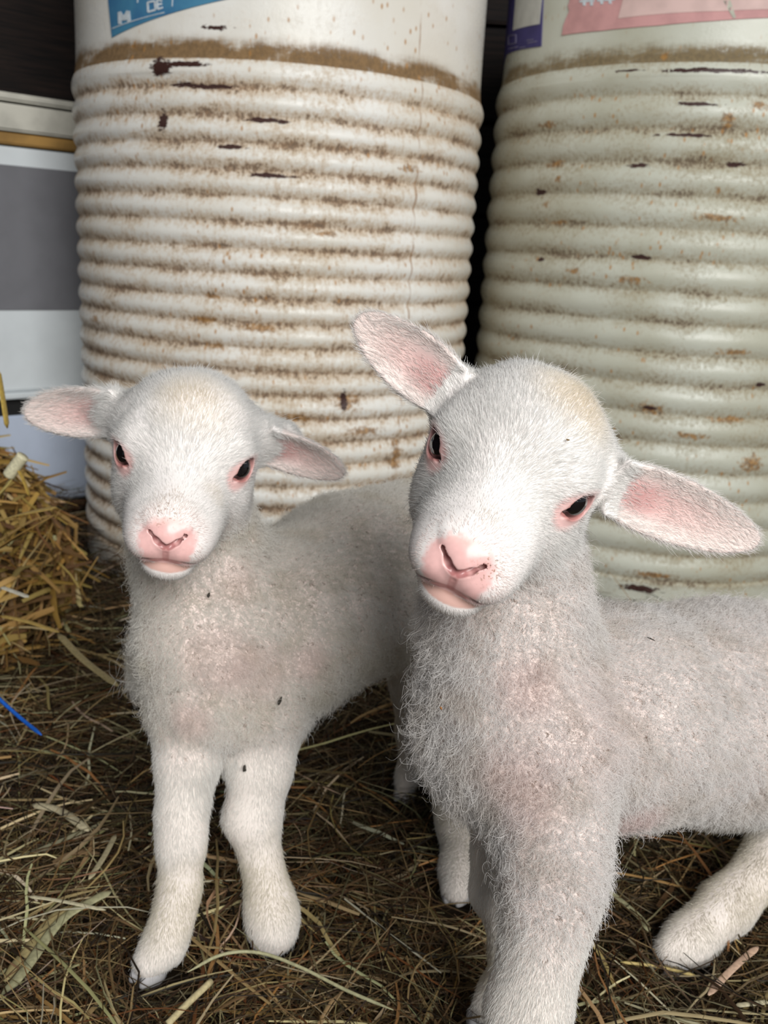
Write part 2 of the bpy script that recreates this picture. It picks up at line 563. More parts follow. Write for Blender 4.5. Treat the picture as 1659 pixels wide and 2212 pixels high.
cab = bpy.data.objects.new('cabinet', None)
COL.objects.link(cab)
cab.location = CAB
tag(cab, 'white metal cabinet with a grey band, partly hidden behind the left drum', 'cabinet')
M_WHITE = plain('white_enamel', (0.66, 0.70, 0.72), 0.4, 0.04, 12)
M_BLUEW = plain('bluish_white_enamel', (0.50, 0.56, 0.68), 0.45, 0.05, 12)
M_GREY = plain('grey_enamel', (0.17, 0.17, 0.185), 0.5, 0.06, 15)
M_CREAM = plain('dirty_cream_paint', (0.55, 0.53, 0.46), 0.55, 0.12, 25)
M_PINE = plain('varnished_pine', (0.42, 0.24, 0.07), 0.5, 0.2, 18)
M_BLACK = plain('black_rubber', (0.012, 0.012, 0.012), 0.6, 0.1)


def cpart(name, args, mat, bevel=0.003):
    return boxes(name, [args], mat, cab, CAB, bevel)


def fix_local(o):
    o.location = (0, 0, 0)
    return o


U0, U1 = -0.45, 0.15
fix_local(cpart('carcass', cab_box(U0, U1, -0.40, -0.012, 0.02, cz(232)), M_BLACK))
fix_local(cpart('door', cab_box(U0, U1, -0.012, 0.0, cz(842), cz(322)), M_WHITE))
fix_local(cpart('grey_band', cab_box(U0, U1, -0.002, 0.0015, cz(670), cz(362)), M_GREY, 0.0005))
fix_local(cpart('door_lip', cab_box(U0, U1, -0.010, 0.008, cz(856), cz(843)), M_WHITE, 0.002))
fix_local(cpart('lower_panel', cab_box(U0, U1, -0.03, -0.008, 0.03, cz(895)), M_BLUEW))
fix_local(cpart('wooden_trim', cab_box(U0, U1, -0.012, 0.006, cz(318), cz(293)), M_PINE, 0.002))
fix_local(cpart('top_rail', cab_box(U0, U1, -0.02, 0.012, cz(290), cz(232)), M_CREAM, 0.003))
fix_local(cpart('top_edge', cab_box(U0, U1, -0.05, 0.0, cz(224), cz(206)), M_CREAM, 0.003))
fix_local(cpart('worktop', cab_box(U0, U1, -0.40, -0.05, cz(232), cz(210)), M_BLACK))
plank = boxes('plank', [((CAB[0] + 0.03, CAB[1] + 0.22, cz(211) + 0.086), (0.9, 0.03, 0.17), rot_c)], M_BOARD, None, (CAB[0], CAB[1], cz(120)), 0.004)
tag(plank, 'dark rough plank standing on the white cabinet', 'plank')
plank.location = (CAB[0], CAB[1], cz(120))

# ------------------------------------------------------------------ signed-distance modelling of the lambs
def smin(a, b, k):
    h = np.clip(0.5 + 0.5 * (b - a) / k, 0, 1)
    return b + (a - b) * h - k * h * (1 - h)


class Solid:
    """a body as one smooth surface: round cones and ellipsoids melted together, creases cut in"""

    def __init__(self):
        self.ops = []

    def op(self, fn, c, r, k, sub=False):
        self.ops.append((fn, np.asarray(c, np.float32), r, k, sub))

    def cone(self, a, ra, b, rb, k=0.02, sub=False):
        a, b = np.asarray(a, np.float32), np.asarray(b, np.float32)
        ba = b - a
        l2 = max(float(ba @ ba), 1e-12)

        def fn(P):
            t = np.clip(((P - a) @ ba) / l2, 0, 1)
            return np.linalg.norm(P - a - t[:, None] * ba, axis=1) - (ra + (rb - ra) * t)
        self.op(fn, (a + b) / 2, math.sqrt(l2) / 2 + max(ra, rb), k, sub)

    def chain(self, pts, k=0.02, sub=False):
        for (a, ra), (b, rb) in zip(pts[:-1], pts[1:]):
            self.cone(a, ra, b, rb, k, sub)

    def ell(self, c, rad, k=0.02, M=None, sub=False):
        c = np.asarray(c, np.float32)
        rad = np.asarray(rad, np.float32)

        def fn(P):
            q = P - c
            if M is not None:
                q = q @ M.astype(np.float32)
            k0 = np.linalg.norm(q / rad, axis=1)
            k1 = np.linalg.norm(q / (rad * rad), axis=1)
            return k0 * (k0 - 1) / np.maximum(k1, 1e-9)
        self.op(fn, c, float(rad.max()), k, sub)

    def d(self, P, far=0.03):
        P = P.astype(np.float32)
        d = np.full(len(P), far, np.float32)
        if len(P) == 0:
            return d
        lo, hi = P.min(0), P.max(0)
        for fn, c, r, k, sub in self.ops:
            mg = 0.012 + k
            gap = np.maximum(np.maximum(lo - c, c - hi), 0)
            if gap @ gap > (r + mg) ** 2:
                continue
            mk = ((P - c) ** 2).sum(1) < (r + mg) ** 2
            if not mk.any():
                continue
            v = fn(P[mk])
            d[mk] = -smin(-d[mk], v, k) if sub else smin(d[mk], v, k)
        return d

    def grad(self, P):
        e = 4e-4
        g = np.zeros_like(P)
        for s in ((1, -1, -1), (-1, -1, 1), (-1, 1, -1), (1, 1, 1)):
            s = np.array(s, np.float64)
            g += s * self.dchunk(P + e * s)[:, None]
        return g / np.maximum(np.linalg.norm(g, axis=1), 1e-9)[:, None], g / (4 * e)

    def dchunk(self, P):
        out = np.empty(len(P))
        order = np.lexsort((np.floor(P[:, 2] / .04), np.floor(P[:, 1] / .04), np.floor(P[:, 0] / .04)))
        for i in range(0, len(P), 6000):
            j = order[i:i + 6000]
            out[j] = self.d(P[j])
        return out

    def mesh(self, lo, hi, h):
        B = 8
        lo = np.asarray(lo, float)
        nb = np.ceil((np.asarray(hi) - lo) / (h * B)).astype(int)
        bi = np.stack(np.meshgrid(*[np.arange(n) for n in nb], indexing='ij'), -1).reshape(-1, 3)
        dc = self.dchunk(lo + (bi + 0.5) * h * B)
        bi = bi[np.abs(dc) < 0.87 * h * B * 1.5]
        # order blocks so that a batch stays in one place
        bi = bi[np.lexsort((bi[:, 2], bi[:, 1] // 4, bi[:, 0] // 4))]
        off = np.stack(np.meshgrid(*[np.arange(B + 1)] * 3, indexing='ij'), -1).reshape(-1, 3)
        NX = nb * B + 2
        stride = np.array([NX[1] * NX[2], NX[2], 1], np.int64)
        ids, verts, edges = [], [], []
        for i in range(0, len(bi), 24):
            b = bi[i:i + 24]
            g = (b[:, None, :] * B + off[None])
            D = self.d((lo + g * h).reshape(-1, 3)).reshape(len(b), B + 1, B + 1, B + 1)
            c = [D[:, x:x + B, y:y + B, z:z + B] for x in (0, 1) for y in (0, 1) for z in (0, 1)]
            st = np.stack(c, -1)
            neg = st < 0
            cnt = neg.sum(-1)
            act = (cnt > 0) & (cnt < 8)
            w = np.argwhere(act)
            if len(w) == 0:
                continue
            s8 = st[act]
            cell = b[w[:, 0]] * B + w[:, 1:]
            acc = np.zeros((len(w), 3))
            na = np.zeros(len(w))
            cor = np.array([[x, y, z] for x in (0, 1) for y in (0, 1) for z in (0, 1)], float)
            for p in range(8):
                for q in range(p + 1, 8):
                    if np.abs(cor[p] - cor[q]).sum() != 1:
                        continue
                    a, bb = s8[:, p], s8[:, q]
                    x = (a < 0) != (bb < 0)
                    t = np.where(x, a / np.where(x, a - bb, 1), 0)
                    acc += np.where(x[:, None], cor[p] + t[:, None] * (cor[q] - cor[p]), 0)
                    na += x
            ids.append(cell @ stride)
            verts.append(lo + (cell + acc / na[:, None]) * h)
            for ax, q in ((0, 4), (1, 2), (2, 1)):
                x = (s8[:, 0] < 0) != (s8[:, q] < 0)
                edges.append((np.full(x.sum(), ax), cell[x], s8[x, 0] < 0))
        ids = np.concatenate(ids)
        V = np.concatenate(verts)
        o = np.argsort(ids)
        ids, V = ids[o], V[o]
        ax = np.concatenate([e[0] for e in edges])
        ce = np.concatenate([e[1] for e in edges])
        sg = np.concatenate([e[2] for e in edges])
        quads = []
        for a in range(3):
            mk = ax == a
            u, v = (a + 1) % 3, (a + 2) % 3
            eu = np.eye(3, dtype=int)[u]
            ev = np.eye(3, dtype=int)[v]
            c0 = ce[mk]
            Q = np.stack([c0 @ stride, (c0 - eu) @ stride, (c0 - eu - ev) @ stride, (c0 - ev) @ stride], -1)
            J = np.searchsorted(ids, Q)
            J = np.minimum(J, len(ids) - 1)
            ok = (ids[J] == Q).all(1)
            J = J[ok]
            s = sg[mk][ok]
            J[~s] = J[~s][:, ::-1]
            quads.append(J)
        F = np.concatenate(quads)
        V = self.relax(V, 2)
        return V, F

    def relax(self, V, it=1):
        for _ in range(it):
            n, g = self.grad(V)
            gl = np.maximum(np.linalg.norm(g, axis=1), 0.3)
            V = V - n * np.clip(self.dchunk(V) / gl, -0.0012, 0.0012)[:, None]
        return V


def sstep(x, a, b):
    t = np.clip((x - a) / (b - a), 0, 1)
    return t * t * (3 - 2 * t)


def unit(v):
    return v / np.maximum(np.linalg.norm(v, axis=-1, keepdims=True), 1e-9)


def hash01(I, k):
    x = (I.astype(np.int64) * np.array([73856093, 19349663, 83492791])).sum(-1) + k * 2654435761
    x = (x ^ (x >> 13)) * 1274126177
    x = x ^ (x >> 16)
    return (x & 0xffffff) / float(0xffffff)


def vnoise(P, scale, k=0):
    q = P * scale
    i = np.floor(q).astype(np.int64)
    f = q - i
    f = f * f * (3 - 2 * f)
    out = 0
    for dx in (0, 1):
        for dy in (0, 1):
            for dz in (0, 1):
                w = (f[:, 0] if dx else 1 - f[:, 0]) * (f[:, 1] if dy else 1 - f[:, 1]) * (f[:, 2] if dz else 1 - f[:, 2])
                out = out + w * hash01(i + np.array([dx, dy, dz]), k)
    return out


def fbm(P, scale, k=0):
    return (vnoise(P, scale, k) + 0.5 * vnoise(P, scale * 2.1, k + 1) + 0.25 * vnoise(P, scale * 4.3, k + 2)) / 1.75


# ------------------------------------------------------------------ lamb materials
m = NT('lamb_skin')
m.set(color=m.attr('col'), rough=m.attr('rough', 'Fac'), spec=0.35)
m.bsdf.inputs['Subsurface Weight'].default_value = 0.0
M_SKIN = m.mat

m = NT('lamb_hair')
m.set(color=m.attr('col'), rough=0.65, spec=0.12)
tr = m.n('ShaderNodeBsdfTranslucent')
m.put(tr.inputs['Color'], m.attr('col'))
mx = m.n('ShaderNodeMixShader')
mx.inputs[0].default_value = 0.32
m.t.links.new(m.bsdf.outputs[0], mx.inputs[1])
m.t.links.new(tr.outputs[0], mx.inputs[2])
m.t.links.new(mx.outputs[0], m.out.inputs['Surface'])
M_HAIR = m.mat

m = NT('dark_wet_eye')
m.set(color=(0.006, 0.005, 0.006), rough=0.04, spec=0.6, coat=1.0)
m.bsdf.inputs['Coat Roughness'].default_value = 0.02
M_EYE = m.mat
m = NT('hoof_horn')
m.set(color=m.mix(m.noise(m.obj(), 60), (0.34, 0.34, 0.36), (0.52, 0.50, 0.49)), rough=0.75, spec=0.3)
M_HOOF = m.mat


# ------------------------------------------------------------------ one lamb
def px_r(px, P):
    """metres covered by so many picture points at the distance of P"""
    return px * float((np.asarray(P) - CAMP) @ FWD) / FPX


def limb(spec, shrink):
    out = []
    for (x, y, Y, r) in spec:
        P = at(x, y, Y)
        out.append((P, max(px_r(r, P) - shrink, 0.004)))
    return out


class Ear:
    def __init__(self, base, tip, nrm, W, cup, bend):
        self.b = np.asarray(base)
        self.u = unit(np.asarray(tip) - self.b)
        self.L = float(np.linalg.norm(np.asarray(tip) - self.b))
        n = np.asarray(nrm, float)
        n = n - self.u * (n @ self.u)
        self.n = unit(n)
        self.v = np.cross(self.n, self.u)
        self.W, self.cup, self.bend = W, cup, bend

    def loc(self, P):
        q = P - self.b
        return q @ self.u, q @ self.v, q @ self.n

    def hw(self, t):
        t = np.clip(t, 0, 1)
        return self.W * np.maximum(np.sin(np.pi * (0.27 + 0.73 * t)), 0) ** 0.46

    def centre(self, t, v):
        roll = self.cup * (1.25 - 0.8 * np.clip(t, 0, 1))
        return roll * v * v / self.W + self.bend * t * t * self.L

    def sdf(self, P):
        u, v, n = self.loc(P)
        t = u / self.L
        hw = self.hw(t)
        th = 0.0014 + 0.0016 * np.clip(1 - 2.2 * t, 0, 1)
        dn = (np.abs(n - self.centre(t, v)) - th) * 0.8
        dv = np.abs(v) - hw
        du = np.maximum(u - self.L, -u - 0.006)
        a = -smin(-dn, -dv * 0.75, 0.002)
        return -smin(-a, -du, 0.002)


def make_lamb(name, label, Mh, Ph, base_at, body_ops, ears, hoofs, tint, seed):
    Mh = np.array(Mh)
    Ph = np.array(Ph)
    H = lambda x, y, z: Ph + Mh @ (np.array([x, y, z]) * 0.01)
    S = Solid()
    body_ops(S, H)
    # ---- head, in head axes: x across, y to the nose, z up, centimetres
    c = 0.01
    E = lambda p, r, k, M=None, sub=False: S.ell(H(*p), np.array(r) * c, k * c, Mh if M is None else M, sub)
    Cn = lambda a, ra, b, rb, k, sub=False: S.cone(H(*a), ra * c, H(*b), rb * c, k * c, sub)
    E((0, -2.5, 0.8), (4.45, 4.7, 4.15), 1.2)
    E((0, -0.2, 0.9), (3.3, 3.0, 2.5), 1.5)
    for s in (-1, 1):
        E((s * 2.3, -0.9, -2.3), (2.0, 3.0, 2.7), 1.6)
        E((s * 2.75, 0.25, 1.0), (1.35, 1.5, 1.1), 1.0)
        E((s * 1.45, 3.2, -2.6), (1.5, 3.0, 1.6), 1.4)
    Cn((0, 0.6, -0.7), 2.55, (0, 5.4, -2.15), 1.75, 1.6)
    Cn((0, -0.5, -3.2), 2.3, (0, 4.9, -4.35), 1.35, 1.5)
    E((0, 6.1, -2.45), (1.7, 1.45, 1.3), 0.9)
    E((0, 5.75, -4.75), (1.45, 1.25, 0.95), 0.7)
    for s in (-1, 1):
        E((s * 0.85, 6.55, -3.3), (1.05, 0.95, 0.85), 0.6)
        E((s * 1.45, 5.6, -3.2), (1.0, 1.4, 1.05), 0.9)
    E((0, 6.95, -2.5), (0.62, 0.75, 0.75), 0.5)
    for s in (-1, 1):
        # raised wing of the nostril, then its slit
        S.chain([(H(s * 0.3, 7.3, -2.5), 0.26 * c), (H(s * 0.80, 7.0, -2.0), 0.27 * c), (H(s * 1.15, 6.6, -1.65), 0.20 * c)], 0.4 * c)
        S.chain([(H(s * 0.10, 7.74, -3.00), 0.12 * c), (H(s * 0.47, 7.50, -2.66), 0.17 * c), (H(s * 0.84, 7.14, -2.27), 0.22 * c), (H(s * 1.14, 6.68, -1.88), 0.18 * c)], 0.20 * c, sub=True)
        # mouth line
        S.chain([(H(0, 7.55, -3.98), 0.09 * c), (H(s * 0.9, 7.35, -4.12), 0.10 * c), (H(s * 1.7, 6.45, -4.15), 0.11 * c), (H(s * 2.25, 5.2, -3.95), 0.10 * c), (H(s * 2.4, 4.2, -3.6), 0.05 * c)], 0.18 * c, sub=True)
    S.chain([(H(0, 7.85, -3.0), 0.08 * c), (H(0, 7.66, -3.45), 0.10 * c), (H(0, 7.42, -3.98), 0.12 * c)], 0.12 * c, sub=True)
    eyes = []
    for s in (-1, 1):
        ec = np.array([s * 3.02, 0.42, 0.05])
        g = unit(np.array([s * 0.80, 0.60, 0.06]))           # where the eye looks
        ax = np.array([s * -0.52, 0.72, -0.46])              # the long axis of the lid opening, down to the nose
        ax = unit(ax - g * (ax @ g))
        bx = np.cross(g, ax)
        Me = Mh @ np.stack([g, ax, bx], 1)
        E(ec, (1.05, 1.13, 1.03), 0.8)
        E(ec + g * 1.0, (0.85, 0.86, 0.72), 0.10, Me, True)
        E(ec + g * 0.90 + ax * 0.80, (0.34, 0.42, 0.24), 0.14, Me, True)
        eyes.append((ec, g, ax, bx))
    for e in ears:
        cc = e.b + e.u * e.L / 2
        S.op(e.sdf, cc, e.L * 0.62 + 0.012, 0.006)
        S.cone(H(math.copysign(3.0, (e.b - Ph) @ Mh[:, 0]), -3.0, 1.0), 0.020, e.b + e.u * 0.008 - e.n * 0.0085, 0.0105, 0.010)
    P0 = np.array([o[1] for o in S.ops])
    R0 = np.array([o[2] for o in S.ops])
    lo = (P0 - R0[:, None]).min(0) - 0.012
    hi = (P0 + R0[:, None]).max(0) + 0.012
    V, F = S.mesh(lo, hi, 0.0015)
    # finer mesh on the muzzle and round the eyes
    L = ((V - Ph) @ Mh) / c
    fine = (np.linalg.norm((L - [0, 6.0, -3.2]) / [2.9, 2.9, 3.0], axis=1) < 1)
    for ec, g, ax, bx in eyes:
        fine |= np.linalg.norm(L - (ec + g * 0.7), axis=1) < 1.5
    loc = np.array(base_at)
    body = mesh_obj(name, V, F, M_SKIN, None, loc)
    bm = bmesh.new()
    bm.from_mesh(body.data)
    bm.verts.ensure_lookup_table()
    fe = [e for e in bm.edges if fine[e.verts[0].index] and fine[e.verts[1].index]]
    bmesh.ops.subdivide_edges(bm, edges=fe, cuts=1, use_grid_fill=True)
    bm.verts.ensure_lookup_table()
    q0 = H(0, 6.9, -2.5) - loc
    fe = [e for e in bm.edges if (e.verts[0].co - Vector(q0)).length < 0.019 and (e.verts[1].co - Vector(q0)).length < 0.019]
    bmesh.ops.subdivide_edges(bm, edges=fe, cuts=1, use_grid_fill=True)
    bmesh.ops.triangulate(bm, faces=bm.faces[:])
    bm.to_mesh(body.data)
    bm.free()
    me = body.data
    V = np.empty(len(me.vertices) * 3, np.float32)
    me.vertices.foreach_get('co', V)
    V = S.relax(V.reshape(-1, 3).astype(float) + loc, 4)
    me.vertices.foreach_set('co', (V - loc).astype(np.float32).ravel())
    me.polygons.foreach_set('use_smooth', np.ones(len(me.polygons), dtype=bool))
    me.update()
    T = np.empty(len(me.polygons) * 3, np.int32)
    me.polygons.foreach_get('vertices', T)
    T = T.reshape(-1, 3)
    N, _ = S.grad(V)
    L = ((V - Ph) @ Mh) / c
    LN = N @ Mh
    nv = len(V)

    # ---- where is what
    headd = np.full(nv, 9.0)
    for p, r in (((0, -1.5, 0), (5.2, 5.4, 5.4)), ((0, 4.0, -2.8), (3.4, 4.8, 3.4)), ((0, -2.6, 1.4), (8.0, 4.2, 3.2))):
        headd = np.minimum(headd, np.linalg.norm((L - p) / r, axis=1))
    w_head = sstep(headd, 1.18, 0.98)
    ear_t = np.full(nv, -1.0)
    ear_v = np.zeros(nv)
    ear_in = np.zeros(nv)
    ear_u = np.zeros((nv, 3))
    for e in ears:
        u, v, n = e.loc(V)
        t = u / e.L
        near = (t > 0.02) & (t < 1.1) & (np.abs(v) < e.W * 1.2) & (np.abs(n - e.centre(t, v)) < 0.006)
        ear_t[near] = t[near]
        ear_v[near] = (v / np.maximum(e.hw(t), 1e-4))[near]
        ear_in[near] = ((N @ e.n) > 0.0)[near]
        ear_u[near] = e.u
    is_ear = ear_t > 0
    w_ear = sstep(ear_t, 0.04, 0.2)
    nose = np.linalg.norm((L - [0, 7.25, -2.75]) / [1.75, 1.35, 1.45], axis=1)
    nose = np.minimum(nose, np.linalg.norm((L - [0, 7.3, -3.6]) / [1.5, 1.2, 0.75], axis=1))
    n2 = 0.25 * (fbm(V, 450, seed) - 0.5)
    w_nose = sstep(nose + n2, 1.08, 0.80)
    lip = np.linalg.norm((L - [0, 6.75, -4.5]) / [1.5, 0.95, 0.34], axis=1)
    w_lip = sstep(lip + n2, 1.1, 0.8)
    w_lid = np.zeros(nv)
    w_in = np.zeros(nv)
    for ec, g, ax, bx in eyes:
        q = L - (ec + g * 0.85)
        e1 = np.sqrt(((q @ ax - 0.40) / 1.40) ** 2 + ((q @ bx) / 0.96) ** 2 + ((q @ g) / 0.9) ** 2)
        w_lid = np.maximum(w_lid, sstep(e1, 1.25, 0.80))
        e2 = np.sqrt(((q @ ax - 0.1) / 1.0) ** 2 + ((q @ bx) / 0.80) ** 2 + ((q @ g) / 0.8) ** 2)
        w_in = np.maximum(w_in, sstep(e2, 1.08, 0.88))
    zleg = sstep(V[:, 2], 0.17, 0.12) * (1 - w_head)
    w_leg = zleg
    w_body = np.clip(1 - w_head - w_leg, 0, 1) * (~is_ear)

    # ---- colour of the skin and of the hair on it
    P_ = tint['p']
    big = fbm(V, 28, seed + 5)
    pat = fbm(V, 60, seed + 9)
    white = np.array([0.88, 0.865, 0.84])
    skin = np.tile(np.array([0.80, 0.60, 0.55]), (nv, 1))
    pink = np.array([0.84, 0.50, 0.47])

    def lay(c0, w, col):
        return c0 * (1 - w[:, None]) + np.asarray(col) * w[:, None]
    skin = lay(skin, w_head * 0.78, white)
    skin = lay(skin, w_body * 0.5, (0.80, 0.74, 0.69))
    skin = lay(skin, w_leg * 0.8, (0.80, 0.75, 0.69))
    pn = fbm(V, 300, seed + 2)
    skin = lay(skin, w_nose, pink * (0.86 + 0.3 * pn[:, None]))
    up_nose = sstep(L[:, 2], -2.0, -1.2) * w_nose
    skin = lay(skin, up_nose * 0.6, (0.78, 0.60, 0.52))
    skin = lay(skin, w_lip * 0.9, (0.70, 0.40, 0.33))
    skin = lay(skin, w_lid * 0.8, (0.78, 0.44, 0.41))
    skin = lay(skin, w_in, (0.50, 0.22, 0.20))
    earin = is_ear * ear_in
    skin = lay(skin, is_ear * 0.85, (0.82, 0.68, 0.63))
    cen = earin * sstep(np.abs(ear_v), 0.85, 0.15) * sstep(ear_t, 0.95, 0.3)
    skin = lay(skin, cen * 0.75, (0.70, 0.43, 0.40))
    skin = lay(skin, earin * sstep(ear_t, 0.45, 0.1) * sstep(np.abs(ear_v), 0.8, 0.2) * 0.7, (0.50, 0.22, 0.21))
    # dirt specks about the nose
    spk = sstep(fbm(V, 900, seed + 31), 0.62, 0.70) * np.exp(-((L[:, 0] - tint['dirt'][0]) ** 2 + (L[:, 2] - tint['dirt'][1]) ** 2) / 0.35) * (L[:, 1] > 5)
    skin = lay(skin, np.clip(spk * 1.5, 0, 1) * 0.8, (0.22, 0.12, 0.05))
    slit = np.zeros(nv)
    for s in (-1, 1):
        A = np.array([[s * 0.14, 7.7, -2.98], [s * 0.47, 7.5, -2.66], [s * 0.84, 7.14, -2.27], [s * 1.14, 6.68, -1.88]])
        for a_, b_ in zip(A[:-1], A[1:]):
            t_ = np.clip(((L - a_) @ (b_ - a_)) / ((b_ - a_) @ (b_ - a_)), 0, 1)
            slit = np.maximum(slit, sstep(np.linalg.norm(L - a_ - t_[:, None] * (b_ - a_), axis=1), 0.27, 0.17))
    skin = lay(skin, slit * 0.8, (0.34, 0.11, 0.11))
    for pth, ww in (([(0, 7.7, -3.1), (0, 7.5, -3.55), (0, 7.3, -3.98)], 0.5), ([(-2.2, 5.1, -3.95), (-1.65, 6.35, -4.15), (-0.9, 7.2, -4.12), (0, 7.35, -3.98), (0.9, 7.2, -4.12), (1.65, 6.35, -4.15), (2.2, 5.1, -3.95)], 0.6)):
        pth = np.array(pth, float)
        lw = np.zeros(nv)
        for a_, b_ in zip(pth[:-1], pth[1:]):
            t_ = np.clip(((L - a_) @ (b_ - a_)) / ((b_ - a_) @ (b_ - a_)), 0, 1)
            lw = np.maximum(lw, sstep(np.linalg.norm(L - a_ - t_[:, None] * (b_ - a_), axis=1), 0.26, 0.14))
        skin = lay(skin, lw * ww, (0.48, 0.17, 0.16))
    set_color(me, 'col', np.clip(skin, 0, 1))
    rough = np.full(nv, 0.7)
    rough = rough * (1 - w_nose) + 0.24 * w_nose
    rough = rough * (1 - w_in) + 0.15 * w_in
    set_float(me, 'rough', rough)

    hair = np.tile(white, (nv, 1))
    hair = lay(hair, w_body, tint['wool'])
    hair = lay(hair, w_body * sstep(pat, 0.45, 0.7) * 0.55, tint['dirty'])
    hair = lay(hair, w_leg, (0.86, 0.84, 0.80))
    low = sstep(V[:, 2] + 0.03 * (pat - 0.5), 0.085, 0.05) * sstep(V[:, 2], 0.015, 0.04)
    hair = lay(hair, w_leg * low * 0.65, (0.66, 0.60, 0.45))
    # cream patches on the crown
    for (cx_, cy_, cz_, rr, am) in tint['cream']:
        w = sstep(np.linalg.norm(L - [cx_, cy_, cz_], axis=1) + 1.4 * (big - 0.5), rr, rr * 0.1)
        hair = lay(hair, w * w_head * am, (0.80, 0.66, 0.45))
    for (bx_, by_, bY, rr, am) in tint['pinkspots']:
        cp = at(bx_, by_, bY)
        w = sstep(np.linalg.norm(V - cp, axis=1) + 0.02 * (big - 0.5), rr, rr * 0.3)
        hair = lay(hair, w * w_body * am, (0.84, 0.62, 0.58))
    hair = lay(hair, w_lid * 0.75, (0.82, 0.55, 0.52))
    mz = sstep(nose, 1.75, 1.05) * w_head
    hair = lay(hair, mz * 0.5, (0.84, 0.60, 0.55))
    bridge = np.exp(-((L[:, 0] / 1.0) ** 2 + ((L[:, 1] - 6.1) / 0.9) ** 2)) * (L[:, 2] > -2.2)
    hair = lay(hair, bridge * tint['bridge'], (0.62, 0.50, 0.40))
    hair = lay(hair, is_ear * 0.22, (0.86, 0.74, 0.69))
    hair = lay(hair, cen * 0.4, (0.80, 0.62, 0.58))

    # ---- hair growth
    out3 = unit(V - (Ph + Mh @ (np.array([0, -1.0, 0]) * c)))
    # on the face: swept back from the nose and out from a whorl between the eyes
    hd = np.zeros((nv, 3))
    hd[:, 0] = L[:, 0] * 0.16
    hd[:, 1] = -1.0
    hd[:, 2] = np.where(L[:, 2] > -0.5, 0.35, -0.5) * sstep(np.abs(L[:, 2] + 0.5), 0, 2)
    crown = sstep(L[:, 1], -1.0, -5.5)
    hd[:, 2] -= crown * 1.0
    low_ = sstep(L[:, 2], -3.2, -5.0)
    hd[:, 2] -= low_ * 0.6
    dirv = unit(hd) @ Mh.T
    gdown = np.tile(np.array([0.0, 0, -1.0]), (nv, 1))
    axis_back = np.tile(unit(np.array(tint['back'])), (nv, 1))
    wooldir = unit(gdown * 0.75 + axis_back * 0.45)
    dirv = dirv * w_head[:, None] + wooldir * (w_body + 1e-3)[:, None] + gdown * w_leg[:, None]
    dirv[is_ear] = ear_u[is_ear] + 0.35 * np.random.default_rng(3).normal(size=(is_ear.sum(), 3))
    length = 0.0052 * w_head + 0.0068 * w_body + 0.0040 * w_leg
    length += w_head * 0.0050 * sstep(L[:, 1], -1.0, -4.5)
    for (bx_, by_, bY, rr, am) in tint['long']:
        w = sstep(np.linalg.norm(V - at(bx_, by_, bY), axis=1), rr, rr * 0.3)
        length += w * (1 - w_head) * am
    length *= 1 - 0.50 * w_head * sstep(L[:, 1], 2.0, 6.0)
    length[is_ear] = np.where(earin[is_ear] > 0, 0.0050, 0.0045)
    length[is_ear] *= (1 + 0.6 * sstep(np.abs(ear_v[is_ear]), 0.75, 1.0))
    lift = 0.34 * w_head + 0.70 * w_body + 0.35 * w_leg
    lift[is_ear] = 0.32
    curl = 0.03 * w_head + 1.15 * w_body + 0.04 * w_leg
    dens = 2.7 * w_head + 1.5 * w_body + 2.0 * w_leg
    dens[is_ear] = 1.7
    dens *= 1 - 0.25 * cen
    bare = np.clip(w_nose + w_lip + w_in * 1.5 + sstep(w_lid, 0.35, 0.75), 0, 1)
    dens *= 1 - bare
    hoofz = V[:, 2] < 0.012
    dens[hoofz] *= 0.35
    grow_hair(body, loc, V, T, N, dirv, length, lift, curl, dens, hair, w_head, is_ear, seed, tint)

    tag(body, label, 'lamb')
    # ---- eyes
    for ec, g, ax, bx in eyes:
        bmE = bmesh.new()
        bmesh.ops.create_uvsphere(bmE, u_segments=40, v_segments=24, radius=0.0099)
        meE = bpy.data.meshes.new('eye')
        bmE.to_mesh(meE)
        bmE.free()
        meE.polygons.foreach_set('use_smooth', np.ones(len(meE.polygons), dtype=bool))
        meE.materials.append(M_EYE)
        eo = bpy.data.objects.new('eye', meE)
        COL.objects.link(eo)
        eo.parent = body
        eo.location = H(*(ec + g * 0.15)) - loc
        eo['label'] = 'glossy black eye'
    # ---- cloven hooves
    for (px, py, Y, sz, yaw) in hoofs:
        c0 = at(px, py, Y)
        bmH = bmesh.new()
        for s in (-1, 1):
            r = bmesh.ops.create_uvsphere(bmH, u_segments=16, v_segments=12, radius=1.0)
            for v in r['verts']:
                x, y, z = v.co
                z2 = max(z, -0.35)
                fr = 1 - 0.35 * max(y, 0)
                v.co = ((x * 0.62 * fr + s * (0.55 - 0.08 * max(y, 0))) * sz, (y * 1.15) * sz, (z2 * (0.95 - 0.35 * y) + 0.35) * sz)
        rm = Matrix.Rotation(yaw, 4, 'Z')
        bmesh.ops.transform(bmH, matrix=rm, verts=bmH.verts[:])
        meH = bpy.data.meshes.new('hoof')
        bmH.to_mesh(meH)
        bmH.free()
        meH.polygons.foreach_set('use_smooth', np.ones(len(meH.polygons), dtype=bool))
        meH.materials.append(M_HOOF)
        ho = bpy.data.objects.new('hoof', meH)
        COL.objects.link(ho)
        ho.parent = body
        ho.location = Vector((c0[0], c0[1], 0.0)) - Vector(loc)
    return body


HAIR_MULT = 1.0


